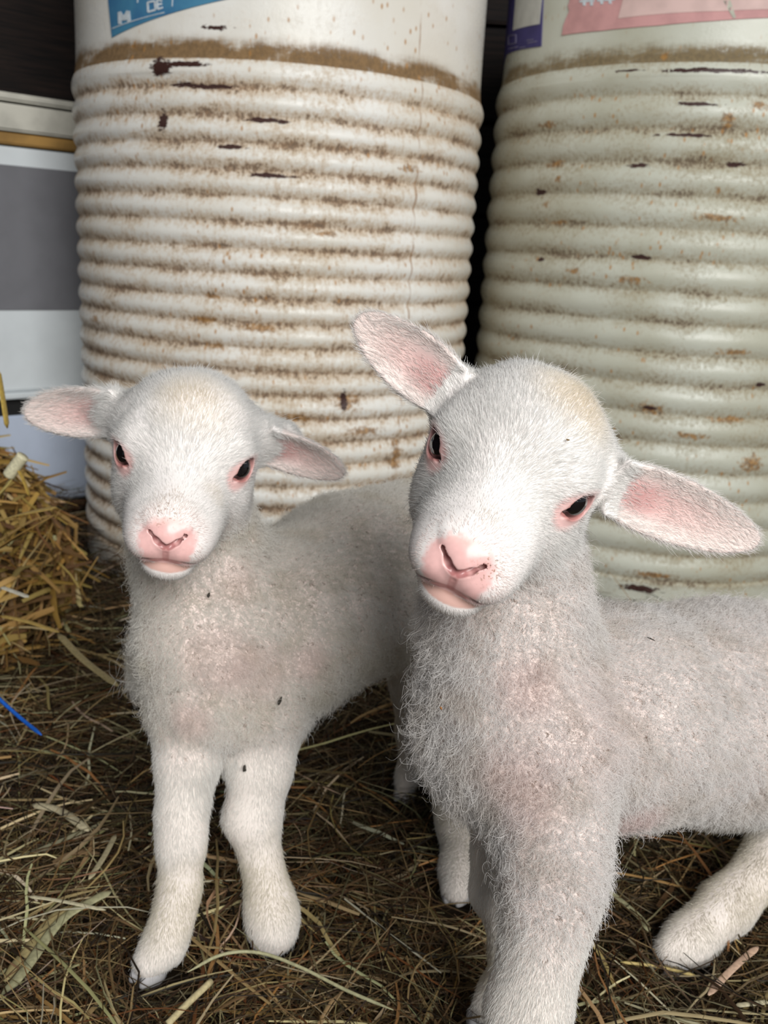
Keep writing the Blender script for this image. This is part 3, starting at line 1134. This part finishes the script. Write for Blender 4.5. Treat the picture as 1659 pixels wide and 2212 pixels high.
def grow_hair(body, loc, V, T, N, dirv, length, lift, curl, dens, col, w_head, is_ear, seed, tint):
    g = np.random.default_rng(seed)
    a, b, c = V[T[:, 0]], V[T[:, 1]], V[T[:, 2]]
    area = np.linalg.norm(np.cross(b - a, c - a), axis=1) / 2 * 1e6
    face_head = (w_head[T].mean(1) > 0.5) | is_ear[T].any(1)
    for part, mask, npt, rad in (('face_fur', face_head, 5, 0.000075), ('fleece', ~face_head, 6, 0.000085)):
        w = area * dens[T].mean(1) * mask
        n = int(w.sum() * HAIR_MULT)
        cum = np.cumsum(w)
        t = np.searchsorted(cum, (np.arange(n) + g.random(n)) / n * cum[-1])
        t = np.minimum(t, len(T) - 1)
        r1, r2 = np.sqrt(g.random(n)), g.random(n)
        bw = np.stack([1 - r1, r1 * (1 - r2), r1 * r2], -1)
        tri = T[t]

        def ip(A):
            return (A[tri] * (bw[..., None] if A.ndim == 2 else bw)).sum(1)
        root, nn, dd = ip(V), unit(ip(N)), ip(dirv)
        ln, lf, cu, cc = ip(length), ip(lift), ip(curl), ip(col)
        dd = dd - nn * (dd * nn).sum(1)[:, None]
        dd = unit(dd)
        # locks: neighbours share a lean
        cell = np.floor((root + 0.002 * (g.random((n, 3)) - 0.5)) * 400)
        lock = np.stack([hash01(cell, k) for k in (1, 2, 3)], -1) - 0.5
        cell2 = np.floor(root * 70 + 50)
        sway = np.stack([vnoise(root, 60, k) for k in (11, 12, 13)], -1) - 0.5
        jit = g.normal(size=(n, 3)) * 0.10
        d2 = unit(dd + lock * (0.22 + 0.75 * cu)[:, None] + sway * (0.5 + 0.7 * cu)[:, None] + jit * (1 + 1.2 * cu)[:, None])
        lf2 = np.clip(lf * (0.75 + 0.5 * g.random(n)), 0.05, 1.2)
        ln2 = ln * (0.55 + 0.6 * g.random(n)) * (1 + 0.25 * (hash01(cell, 7) - 0.5) * cu)
        # stray long hairs at the edges
        stray = g.random(n) < 0.035
        ln2[stray] *= 1.7
        lf2[stray] = np.minimum(lf2[stray] * 1.5, 1.1)
        var = 0.84 + 0.22 * g.random(n)
        cc = cc * var[:, None]
        # grit caught in the wool: single dark tips
        if part == 'fleece':
            grit = (hash01(np.floor(root * 620), 9) > 0.955) & (vnoise(root, 30, 21) > 0.38) & (cu > 0.4)
            ln2[grit] *= 0.62
            cc[grit] = cc[grit] * np.array([0.36, 0.30, 0.25])
        t1 = np.cross(nn, d2)
        t1 = unit(t1)
        ph = hash01(cell, 5) * 6.28 + g.normal(size=n) * 0.5
        s = np.linspace(0, 1, npt)
        P = np.empty((n, npt, 3), np.float32)
        for i, q in enumerate(s):
            up = lf2 * (q - 0.38 * q * q)
            al = (1 - 0.6 * lf2) * q ** 1.35
            wv = cu * 0.24 * q
            ang = ph + q * 6.5
            P[:, i] = root - nn * 0.0003 + ln2[:, None] * (nn * up[:, None] + d2 * al[:, None]
                       + t1 * (wv * np.cos(ang))[:, None] + d2 * (wv * np.sin(ang))[:, None])
        cu_ = bpy.data.hair_curves.new(part)
        cu_.add_curves([npt] * n)
        cu_.attributes['position'].data.foreach_set('vector', (P - loc).astype(np.float32).ravel())
        ra = cu_.attributes.new('radius', 'FLOAT', 'POINT') if 'radius' not in cu_.attributes else cu_.attributes['radius']
        taper = np.array([1.0, 0.95, 0.85, 0.65, 0.3]) if npt == 5 else np.array([1.0, 1.0, 0.95, 0.85, 0.65, 0.3])
        ra.data.foreach_set('value', np.tile(taper * rad, n).astype(np.float32))
        ca = cu_.attributes.new('col', 'FLOAT_COLOR', 'CURVE')
        c4 = np.ones((n, 4), np.float32)
        c4[:, :3] = np.clip(cc, 0, 1)
        ca.data.foreach_set('color', c4.ravel())
        cu_.materials.append(M_HAIR)
        ho = bpy.data.objects.new(part, cu_)
        COL.objects.link(ho)
        ho.parent = body
        print(part, n)


# the bigger lamb on the right, head tilted
MR = [[0.9233, -0.2536, 0.2886], [-0.2356, -0.9671, -0.0961], [-0.3035, -0.0207, 0.9526]]
PR = [0.0605, 0.4468, 0.3668]
FURB, FURL = 0.0050, 0.0032


def body_right(S, H):
    S.chain(limb([(1125, 1560, .470, 210), (1300, 1545, .505, 238), (1550, 1540, .56, 242), (1850, 1530, .63, 225)], FURB), 0.02)
    S.chain([(H(0, -3.3, -1.5), 0.036)] + limb([(1095, 1340, .470, 180), (1110, 1520, .468, 200)], FURB), 0.02)
    S.chain(limb([(1075, 1500, .460, 150), (1070, 1630, .458, 138)], FURB), 0.02)
    S.chain(limb([(1190, 1640, .435, 150), (1200, 1830, .41, 108)], FURB) + limb([(1188, 1950, .40, 82), (1165, 2070, .39, 70), (1138, 2190, .385, 80), (1128, 2330, .385, 62), (1125, 2430, .385, 62), (1115, 2480, .38, 60)], FURL), 0.025)
    S.chain(limb([(1085, 1720, .475, 90), (1076, 1850, .475, 56), (1062, 1925, .475, 47), (1090, 2060, .477, 34), (1072, 2140, .478, 36), (1045, 2180, .472, 36)], FURL), 0.015)
    S.chain(limb([(1830, 1640, .64, 170), (1700, 1820, .605, 72), (1565, 1962, .567, 55), (1490, 2030, .545, 50), (1446, 2055, .532, 40)], FURL), 0.02)
    S.chain(limb([(1990, 1640, .58, 180), (2010, 1850, .55, 90), (2060, 1990, .56, 62), (1990, 2180, .53, 54), (1965, 2230, .52, 50)], FURL), 0.02)
    S.chain(limb([(2030, 1470, .67, 60), (2090, 1620, .68, 50), (2080, 1760, .67, 35)], FURB), 0.02)


ears_right = [Ear(at(962, 838, .475), at(772, 688, .495), np.array([0.35, -1, -0.15]), 0.0168, 0.42, 0.05),
              Ear(at(1335, 1052, .452), at(1628, 1168, .475), np.array([-0.2, -1, 0.15]), 0.0172, 0.40, 0.05)]
tintR = dict(p=0, long=[(890, 1450, .45, .06, .003), (890, 1650, .45, .06, .0035), (1000, 1780, .45, .04, .002), (1480, 1800, .55, .06, .005), (1120, 1830, .42, .03, .004)], wool=(0.83, 0.80, 0.775), dirty=(0.69, 0.63, 0.57), back=(0.9, 0.3, 0), dirt=(1.25, -2.3), bridge=0.45,
             cream=[(1.7, -1.2, 4.2, 3.2, 0.60)],
             pinkspots=[(1130, 1480, .42, .025, 0.35), (1110, 1700, .40, .035, 0.35), (1370, 1770, .45, .02, 0.5), (1250, 1560, .43, .05, 0.15)])
lambR = make_lamb('lamb', 'bigger white lamb at the right with its head tilted, in front of the greenish drum', MR, PR, (0.20, 0.49, 0.0), body_right, ears_right,
                  [(1108, 2490, .38, .0115, 2.9), (1046, 2186, .474, .0098, 2.7), (1448, 2062, .533, .0105, 2.2), (1955, 2240, .51, .0115, 2.4)], tintR, 5)

# the smaller lamb on the left
ML = [[0.9858, 0.1236, 0.1138], [0.1294, -0.9905, -0.0458], [-0.1071, -0.0599, 0.9924]]
PL = [-0.1265, 0.5646, 0.3359]


def body_left(S, H):
    S.chain(limb([(475, 1410, .590, 150), (610, 1350, .63, 185), (770, 1262, .69, 190), (900, 1238, .74, 188), (1010, 1232, .79, 178)], FURB), 0.03)
    S.chain([(H(0, -3.3, -1.5), 0.034)] + limb([(425, 1190, .60, 128), (450, 1330, .595, 150)], FURB), 0.03)
    S.chain(limb([(440, 1410, .575, 118), (440, 1520, .572, 95)], FURB) + limb([(540, 1520, .585, 105)], FURB), 0.03)
    S.chain(limb([(330, 1400, .625, 52), (325, 1470, .62, 48)], 0.004), 0.015)
    S.chain(limb([(405, 1560, .572, 82), (402, 1660, .553, 66), (392, 1760, .54, 55), (391, 1830, .533, 52), (388, 1920, .525, 46), (374, 1985, .515, 43), (352, 2045, .505, 46), (318, 2082, .497, 38)], FURL), 0.015)
    S.chain(limb([(575, 1560, .59, 92), (562, 1660, .575, 70), (545, 1770, .562, 62), (566, 1865, .552, 44), (582, 1940, .545, 50), (588, 1985, .538, 56), (590, 2015, .533, 54)], FURL), 0.015)
    S.chain(limb([(940, 1400, .745, 130), (965, 1620, .70, 70), (992, 1780, .65, 46), (990, 1880, .610, 38), (984, 1922, .590, 38)], FURL), 0.02)
    S.chain(limb([(910, 1390, .785, 100), (888, 1580, .76, 34), (880, 1680, .735, 27), (874, 1710, .722, 27)], FURL), 0.012)
    S.chain(limb([(1120, 1170, .83, 50), (1150, 1280, .83, 42)], FURB), 0.02)


ears_left = [Ear(at(240, 888, .60), at(58, 890, .615), np.array([0.25, -1, 0.1]), 0.0166, 0.42, 0.05),
             Ear(at(588, 950, .60), at(742, 1012, .615), np.array([0.05, -1, -0.35]), 0.0150, 0.50, 0.16)]
tintL = dict(p=0, long=[(290, 1440, .62, .05, .008), (470, 1600, .57, .03, .005), (680, 1520, .62, .05, .005), (450, 1700, .54, .025, .004)], wool=(0.85, 0.82, 0.76), dirty=(0.72, 0.67, 0.57), back=(0.8, 0.5, 0), dirt=(-0.3, -1.2), bridge=0.7,
             cream=[(0.2, 0.3, 3.4, 3.4, 0.55), (1.6, 3.8, -1.2, 1.2, 0.35)],
             pinkspots=[(500, 1260, .57, .025, 0.3), (470, 1420, .54, .03, 0.28), (560, 1460, .55, .03, 0.28), (400, 1560, .53, .02, 0.35), (665, 1430, .57, .02, 0.35)])
lambL = make_lamb('lamb', 'smaller white lamb on the left facing forward, in front of the rusty drum', ML, PL, (-0.04, 0.62, 0.0), body_left, ears_left,
                  [(318, 2090, .498, .0098, 2.6), (590, 2026, .533, .0110, 3.1), (983, 1936, .592, .0095, 2.8), (872, 1716, .720, .0085, 2.7)], tintL, 8)

# ------------------------------------------------------------------ hay and straw
m = NT('dry_hay')
m.set(color=m.attr('col'), rough=0.6, spec=0.25)
tr = m.n('ShaderNodeBsdfTranslucent')
m.put(tr.inputs['Color'], m.attr('col'))
mx = m.n('ShaderNodeMixShader')
mx.inputs[0].default_value = 0.15
m.t.links.new(m.bsdf.outputs[0], mx.inputs[1])
m.t.links.new(tr.outputs[0], mx.inputs[2])
m.t.links.new(mx.outputs[0], m.out.inputs['Surface'])
M_HAY = m.mat


def blades(P, head, pitch, ln, wd, bend, seg=5, fold=0.35, g=rng):
    """creased leaf blades: start points P, heading, pitch, length, width -> vertices and quads"""
    n = len(P)
    s = np.linspace(0, 1, seg + 1)
    pos = np.zeros((n, seg + 1, 3))
    pos[:, 0] = P
    h, pt = head.copy(), pitch.copy()
    dirs = []
    kink = g.normal(size=(n, seg)) * 0.12
    for i in range(seg):
        d = np.stack([np.cos(h) * np.cos(pt), np.sin(h) * np.cos(pt), np.sin(pt)], -1)
        dirs.append(d)
        pos[:, i + 1] = pos[:, i] + d * (ln / seg)[:, None]
        h = h + bend / seg + kink[:, i]
        pt = pt - g.random(n) * 0.10
    dirs.append(dirs[-1])
    D = np.stack(dirs, 1)
    roll = g.random(n) * 2.4 - 1.2
    side = np.cross(D, np.array([0, 0, 1.0]))
    side = unit(side)
    upv = np.cross(side, D)
    cr, sr = np.cos(roll)[:, None, None], np.sin(roll)[:, None, None]
    a = side * cr + upv * sr
    b = -side * sr + upv * cr
    prof = (0.55 + 0.45 * np.sin(np.pi * np.clip(s * 0.9 + 0.1, 0, 1)))[None, :, None] * wd[:, None, None] / 2
    V = np.stack([pos - a * prof, pos + b * prof * fold, pos + a * prof], 2)
    V = V.reshape(-1, 3)
    base = (np.arange(n) * (seg + 1) * 3)[:, None]
    q = []
    for i in range(seg):
        for k in (0, 1):
            o = i * 3 + k
            q.append(base + np.array([[o, o + 1, o + 4, o + 3]]))
    F = np.stack(q, 1).reshape(-1, 4)
    return V, F, (seg + 1) * 3


def ground_z(x, y):
    z = 0.005 + 0.007 * np.sin(x * 11 + 1.3) * np.sin(y * 9 + 0.4) + 0.005 * np.sin(x * 27 - y * 19) + 0.004 * np.sin(x * 41 + y * 33)
    z = z + 0.05 * sst(y, 0.85, 1.3) * sst(-x, 0.05, 0.4)
    return np.maximum(z, 0.0)


def sst(x, a, b):
    t = np.clip((x - a) / (b - a), 0, 1)
    return t * t * (3 - 2 * t)


def pick(pal, wts, n, g):
    pal = np.array(pal)
    i = g.choice(len(pal), n, p=np.array(wts) / np.sum(wts))
    return pal[i] * (0.75 + 0.5 * g.random((n, 1))) * (1 + 0.12 * g.normal(size=(n, 3)) * 0.5)


g = np.random.default_rng(77)
N1 = 52000
yy = 0.30 + 1.15 * g.random(N1) ** 1.35
xx = (g.random(N1) * 2 - 1) * (0.16 + 0.47 * yy) + 0.02
keep = (np.hypot(xx - D1[0], yy - D1[1]) > R_DRUM + 0.02) & (np.hypot(xx - D2[0], yy - D2[1]) > R_DRUM + 0.02)
xx, yy = xx[keep], yy[keep]
n = len(xx)
layer = g.random(n)
lnv = 0.035 + 0.085 * g.random(n) ** 1.6
wdv = 0.0006 + 0.0011 * g.random(n) ** 2
wide = g.random(n) < 0.05
wdv[wide] *= 2.3
hd_ = g.random(n) * 2 * np.pi
z = ground_z(xx, yy) - 0.014 + layer * 0.016
pt_ = g.normal(size=n) * 0.12 + 0.10
V, F, per = blades(np.stack([xx, yy, z], -1), hd_, pt_, lnv, wdv, g.normal(size=n) * 0.7, g=g)
V[:, 2] = np.maximum(V[:, 2], -0.016)
colr = pick([(0.085, 0.050, 0.022), (0.17, 0.105, 0.045), (0.30, 0.205, 0.095), (0.20, 0.17, 0.085), (0.48, 0.38, 0.22), (0.17, 0.065, 0.022), (0.030, 0.020, 0.012)], [28, 24, 14, 10, 6, 6, 20], n, g)
patch = 0.30 + 0.80 * vnoise(np.stack([xx, yy, xx * 0], -1), 9, 4)
colr *= patch[:, None]
NT_ = 1500
ty = 0.32 + 0.75 * g.random(NT_) ** 1.2
tx = (g.random(NT_) ** 1.5 * 2 - 1) * (0.16 + 0.47 * ty)
kt = (np.hypot(tx - D1[0], ty - D1[1]) > R_DRUM + 0.09) & (np.hypot(tx - D2[0], ty - D2[1]) > R_DRUM + 0.09)
tx, ty = tx[kt], ty[kt]
nt = len(tx)
Vt, Ft, _ = blades(np.stack([tx, ty, ground_z(tx, ty) + 0.001 + 0.006 * g.random(nt)], -1), g.random(nt) * 6.283, g.normal(size=nt) * 0.08 + 0.06, 0.05 + 0.09 * g.random(nt), 0.0013 + 0.0022 * g.random(nt) ** 2, g.normal(size=nt) * 0.5, g=g)
Vt[:, 2] = np.maximum(Vt[:, 2], -0.01)
FEET = [atz(*q, 0.0)[:2] for q in ((320, 2085), (590, 2030), (985, 1940), (860, 1715), (1045, 2190), (1120, 2470), (1450, 2065))]
FEET += [atz(*q, 0.02)[:2] for q in ((350, 2050), (590, 2000), (1500, 2040))]


def clear_feet(V, F, per, cols, r=0.019):
    n = len(V) // per
    Q = V.reshape(n, per, 3)
    bad = np.zeros(n, bool)
    for fx, fy in FEET:
        bad |= (np.hypot(Q[:, :, 0] - fx, Q[:, :, 1] - fy) < r).any(1)
    nf = len(F) // n
    ok = np.where(~bad)[0]
    Fn = F.reshape(n, nf, 4)[ok] - (ok * per)[:, None, None] + (np.arange(len(ok)) * per)[:, None, None]
    return Q[ok].reshape(-1, 3), Fn.reshape(-1, 4), cols[ok]


ct = pick([(0.42, 0.31, 0.14), (0.55, 0.46, 0.27), (0.36, 0.33, 0.18), (0.34, 0.18, 0.06), (0.62, 0.56, 0.40)], [30, 18, 20, 20, 8], nt, g)
V, F, colr = clear_feet(V, F, per, colr, 0.013)
Vt, Ft, ct = clear_feet(Vt, Ft, per, ct)
F = np.concatenate([F, Ft + len(V)])
V = np.concatenate([V, Vt])
colr = np.concatenate([colr, ct])
hay = mesh_obj('hay_bedding', V, F, M_HAY)
set_color(hay.data, 'col', np.clip(np.repeat(colr, per, 0), 0, 1))
tag(hay, 'loose brown and greenish hay strewn over the pen floor', 'hay', kind='stuff')

# the straw heap at the left in front of the cabinet
HC = np.array([-0.555, 1.03, 0.0])
HR = np.array([0.185, 0.20, 0.245])
th = np.linspace(0, 2 * np.pi, 64, endpoint=False)
ph = np.linspace(0, np.pi / 2, 18)
Vm = []
for p in ph:
    k = 0.93 + 0.05 * np.sin(5 * th + p * 3)
    Vm.append(np.stack([HR[0] * np.cos(th) * np.cos(p) * k, HR[1] * np.sin(th) * np.cos(p) * k, np.full_like(th, HR[2] * np.sin(p) * 0.95)], -1))
Vm = np.concatenate(Vm) + HC
im = np.arange(64 * 18).reshape(18, 64)
Fm = np.stack([im[:-1], np.roll(im[:-1], -1, 1), np.roll(im[1:], -1, 1), im[1:]], -1).reshape(-1, 4)
N2 = 2600
a_ = g.random(N2) * 2 * np.pi
p_ = np.arcsin(g.random(N2) ** 0.8)
nrm = np.stack([np.cos(a_) * np.cos(p_), np.sin(a_) * np.cos(p_), np.sin(p_)], -1)
S0 = HC + nrm * HR * (0.95 + 0.06 * g.random((N2, 1)))
hd2 = g.random(N2) * 2 * np.pi
dv = np.stack([np.cos(hd2), np.sin(hd2), np.zeros(N2)], -1)
dv = unit(dv - nrm * (dv * nrm).sum(1)[:, None] + 0.12 * g.normal(size=(N2, 3)))
ln2 = 0.04 + 0.09 * g.random(N2)
V2, F2, per2 = blades(S0 - dv * ln2[:, None] / 2, np.arctan2(dv[:, 1], dv[:, 0]), np.arcsin(np.clip(dv[:, 2], -1, 1)), ln2, 0.0022 + 0.0068 * g.random(N2) ** 1.6, g.normal(size=N2) * 0.4, g=g)
V2[:, 2] = np.maximum(V2[:, 2], 0.002)
col2 = pick([(0.40, 0.24, 0.065), (0.50, 0.33, 0.11), (0.27, 0.155, 0.05), (0.66, 0.53, 0.28), (0.18, 0.10, 0.04)], [30, 24, 20, 10, 16], N2, g)
heap = mesh_obj('straw_heap', np.concatenate([Vm, V2]), np.concatenate([Fm, F2 + len(Vm)]), M_HAY)
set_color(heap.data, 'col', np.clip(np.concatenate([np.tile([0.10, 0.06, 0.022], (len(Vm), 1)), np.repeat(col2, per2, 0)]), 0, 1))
tag(heap, 'heap of golden straw at the left edge below the white cabinet', 'straw heap', kind='stuff')

# ------------------------------------------------------------------ single straws, twine and chaff that can be told apart
def stalk(name, pts, w, col, label, cat, thick=0.25, tube=False, blunt=False):
    """a bent stalk through points of the place: a flattened closed tube with tapering ends"""
    P = np.array(pts, float)
    s = np.linspace(0, len(P) - 1, 6 * (len(P) - 1) + 1)
    i = np.minimum(s.astype(int), len(P) - 2)
    f = (s - i)[:, None]
    Pm = np.concatenate([[2 * P[0] - P[1]], P, [2 * P[-1] - P[-2]]])
    p0, p1, p2, p3 = Pm[i], Pm[i + 1], Pm[i + 2], Pm[i + 3]
    C = 0.5 * (2 * p1 + (p2 - p0) * f + (2 * p0 - 5 * p1 + 4 * p2 - p3) * f ** 2 + (3 * p1 - p0 - 3 * p2 + p3) * f ** 3)
    D = unit(np.gradient(C, axis=0))
    side = unit(np.cross(D, [0, 0, 1.0]))
    up = np.cross(side, D)
    u = np.linspace(0, 1, len(C))
    ends = np.ones_like(u) if blunt else np.clip(np.minimum(u, 1 - u) * 9 + 0.25, 0, 1)
    k = 10
    a = np.linspace(0, 2 * np.pi, k, endpoint=False)
    th = w / 2 * (1.0 if tube else thick)
    V = (C[:, None] + side[:, None] * (np.cos(a)[None, :, None] * (w / 2 * ends)[:, None, None]) + up[:, None] * (np.sin(a)[None, :, None] * (th * ends)[:, None, None])).reshape(-1, 3)
    n = len(C)
    F = [(r * k + j, r * k + (j + 1) % k, (r + 1) * k + (j + 1) % k, (r + 1) * k + j) for r in range(n - 1) for j in range(k)]
    F += [tuple(range(k))[::-1], tuple((n - 1) * k + j for j in range(k))]
    loc = tuple(P.mean(0))
    mt = M_STALK.get(col)
    if mt is None:
        q = NT('stalk_skin')
        st = q.noise(q.mapping(q.obj(), (60, 60, 60)), 6, 4)
        q.set(color=q.mix(q.ramp(st, 0.3, 0.7), col, tuple(x * 0.72 for x in col)), rough=0.55, spec=0.3)
        mt = M_STALK[col] = q.mat
    o = mesh_obj(name, V, F, mt, None, loc)
    tag(o, label, cat)
    return o


M_STALK = {}


def g3(pts, z=0.012):
    return [atz(x, y, z) for x, y in pts]


PALE, TAN, GOLD, GREEN, PINKT = (0.60, 0.54, 0.36), (0.45, 0.33, 0.16), (0.50, 0.34, 0.10), (0.40, 0.38, 0.22), (0.62, 0.42, 0.30)
stalk('hay_blade', g3([(0, 2160), (60, 2085), (130, 1990), (200, 1945), (240, 1925)], 0.018), 0.0075, GREEN, 'wide pale green hay blade at the lower left edge of the floor', 'hay blade')
stalk('hay_blade', g3([(10, 2120), (70, 2040), (120, 1980), (165, 1960)], 0.016), 0.009, (0.42, 0.34, 0.16), 'broad yellowish hay blade beside the pale green one at lower left', 'hay blade')
stalk('straw_stalk', g3([(60, 1936), (130, 1946), (228, 1966)], 0.022), 0.0032, PALE, 'pale straw lying flat left of the smaller lamb\'s front hooves', 'straw')
stalk('straw_stalk', g3([(192, 1900), (225, 1850), (250, 1802)], 0.018), 0.0045, (0.42, 0.36, 0.22), 'short greyish straw slanting upward left of the smaller lamb\'s knee', 'straw')
stalk('hay_blade', g3([(70, 1738), (130, 1752), (192, 1795)], 0.018), 0.0075, (0.46, 0.40, 0.26), 'pale seed head of hay left of the smaller lamb\'s front leg', 'hay blade', thick=0.5)
stalk('straw_stalk', g3([(362, 2212), (405, 2168), (456, 2120)], 0.022), 0.0042, (0.56, 0.47, 0.26), 'cut yellow straw in front of the smaller lamb, at the bottom edge', 'straw', tube=True, blunt=True)
stalk('hay_blade', g3([(405, 2100), (480, 2062), (560, 2058), (650, 2090), (750, 2140), (850, 2182)], 0.026), 0.0022, GREEN, 'long thin curved hay stem in front of the smaller lamb\'s hooves', 'hay stem', tube=True)
stalk('straw_stalk', g3([(1530, 2150), (1565, 2110), (1605, 2072), (1638, 2045)], 0.016), 0.0048, PINKT, 'pinkish tan straw at the lower right edge', 'straw')
stalk('straw_stalk', g3([(1340, 2078), (1420, 2088), (1505, 2108)], 0.012), 0.0022, (0.55, 0.42, 0.16), 'thin yellow straw under the bigger lamb\'s hind hoof', 'straw', tube=True)
stalk('hay_blade', g3([(1300, 1912), (1340, 1945), (1385, 1985), (1402, 2012)], 0.014), 0.0055, GREEN, 'curved grey green hay blade between the bigger lamb\'s front and hind leg', 'hay blade')
stalk('straw_stalk', g3([(1590, 2172), (1625, 2168), (1659, 2164)], 0.014), 0.0038, PALE, 'pale straw tip at the right edge near the bottom corner', 'straw')
stalk('straw_stalk', [at(0, 1330, .84), at(60, 1343, .835), at(128, 1366, .83)], 0.0065, GOLD, 'golden straw lying below the straw heap at the left edge', 'straw')
stalk('straw_stalk', [at(125, 1368, .80), at(180, 1425, .76), at(255, 1482, .72)], 0.0075, (0.34, 0.27, 0.13), 'broad dull brown stalk pointing at the smaller lamb\'s shoulder', 'straw')
stalk('straw_stalk', [at(2, 1268, .86), at(30, 1278, .855), at(62, 1290, .85)], 0.0065, (0.70, 0.66, 0.54), 'short whitish straw at the left edge below the heap', 'straw')
stalk('straw_stalk', [at(18, 1028, .83), at(34, 1006, .83), at(50, 985, .83)], 0.0115, (0.80, 0.74, 0.50), 'thick cut cream straw end sticking out of the heap', 'straw', tube=True, blunt=True)
stalk('straw_stalk', [at(-6, 1075, .83), at(12, 1052, .83), at(38, 1012, .835)], 0.011, (0.52, 0.40, 0.13), 'olive yellow straw leaning below the cream straw end on the heap', 'straw')
stalk('straw_stalk', [at(38, 1010, .83), at(50, 1035, .83), at(64, 1072, .83)], 0.007, (0.52, 0.34, 0.07), 'orange yellow straw hanging from the cream straw end on the heap', 'straw')
stalk('straw_stalk', [at(-4, 800, .84), at(6, 860, .84), at(16, 925, .84)], 0.010, (0.52, 0.36, 0.08), 'upright golden straw at the left edge above the heap', 'straw')
stalk('straw_stalk', [at(-10, 1128, .83), at(50, 1110, .82), at(122, 1096, .82)], 0.012, (0.50, 0.34, 0.10), 'upper of two broad golden leaves across the front of the heap', 'straw', thick=0.15)
stalk('straw_stalk', [at(-10, 1190, .82), at(50, 1150, .81), at(118, 1112, .81)], 0.012, (0.42, 0.25, 0.07), 'lower of two broad golden leaves across the front of the heap', 'straw', thick=0.15)

stalk('twine', [at(-12, 1500, .735), at(20, 1530, .725), at(55, 1560, .715), at(90, 1588, .70)], 0.0034, (0.01, 0.11, 0.52), 'blue plastic twine end at the left edge on the hay', 'twine', tube=True)

from mathutils.bvhtree import BVHTree


def bvh_of(o):
    return BVHTree.FromPolygons([v.co + o.location for v in o.data.vertices], [tuple(p.vertices) for p in o.data.polygons])


def chaff(bvh, px, py, w, h, ang, out, col, label, name='chaff_fleck', cat='chaff'):
    """a bit of chaff caught in the coat: an uneven little husk lying on the hair"""
    d = Vector(ray(px, py)).normalized()
    hit, nrm, _, _ = bvh.ray_cast(Vector(CAMP), d)
    if hit is None:
        return
    bm = bmesh.new()
    bmesh.ops.create_icosphere(bm, subdivisions=2, radius=1.0)
    r = random.Random(px)
    for v in bm.verts:
        k = 0.8 + 0.4 * r.random()
        v.co = (v.co.x * w / 2 * k, v.co.y * h / 2 * (1 - 0.4 * v.co.x) * k, v.co.z * min(w, h) * 0.25)
    q = nrm.to_track_quat('Z', 'Y').to_matrix()
    tx_ = Vector(RIGHT) * math.cos(ang) + Vector(UP) * math.sin(ang)
    tx_ = (tx_ - nrm * tx_.dot(nrm)).normalized()
    ty_ = nrm.cross(tx_)
    Mx = Matrix((tx_, ty_, nrm)).transposed().to_4x4()
    bmesh.ops.transform(bm, matrix=Mx, verts=bm.verts[:])
    me = bpy.data.meshes.new(name)
    bm.to_mesh(me)
    bm.free()
    me.materials.append(col)
    o = bpy.data.objects.new(name, me)
    COL.objects.link(o)
    o.location = hit + nrm * out
    tag(o, label, cat)


M_DARKBIT = plain('dark_husk', (0.045, 0.038, 0.03), 0.8)
M_BROWNBIT = plain('brown_husk', (0.20, 0.13, 0.06), 0.8)
bR, bL = bvh_of(lambR), bvh_of(lambL)
chaff(bR, 1220, 953, .0022, .0009, 0.0, .0024, M_BROWNBIT, 'tiny brown husk on the bigger lamb\'s forehead above the eye')
chaff(bR, 1592, 1098, .0045, .0016, -0.9, .0024, M_DARKBIT, 'dark crumb on the upper rim of the bigger lamb\'s outstretched ear')
chaff(bR, 1560, 1070, .0022, .0010, -0.7, .0024, M_DARKBIT, 'smaller dark crumb further in on the rim of that outstretched ear')
chaff(bR, 1400, 1392, .0050, .0010, -0.6, .0045, M_DARKBIT, 'dark hay fibre on the bigger lamb\'s back below its ear')
chaff(bR, 970, 1524, .0014, .0018, 0.4, .0060, plain('orange_husk', (0.40, 0.17, 0.05), 0.8), 'tiny orange husk in the wool of the bigger lamb\'s chest')
chaff(bL, 450, 1285, .0034, .0018, 1.2, .0045, M_DARKBIT, 'dark crumb in the wool under the smaller lamb\'s chin')
chaff(bL, 597, 1508, .0062, .0026, 1.2, .0050, M_DARKBIT, 'black husk in the wool above the smaller lamb\'s left leg')
chaff(bL, 532, 1657, .0050, .0024, 1.5, .0032, M_DARKBIT, 'black seed on the upper part of the smaller lamb\'s left foreleg')
chaff(bL, 556, 885, .0045, .0030, 0.3, .0050, plain('white_fluff', (0.85, 0.82, 0.72), 0.8), 'white bit of fluff on the crown of the smaller lamb', 'fluff', 'fluff')
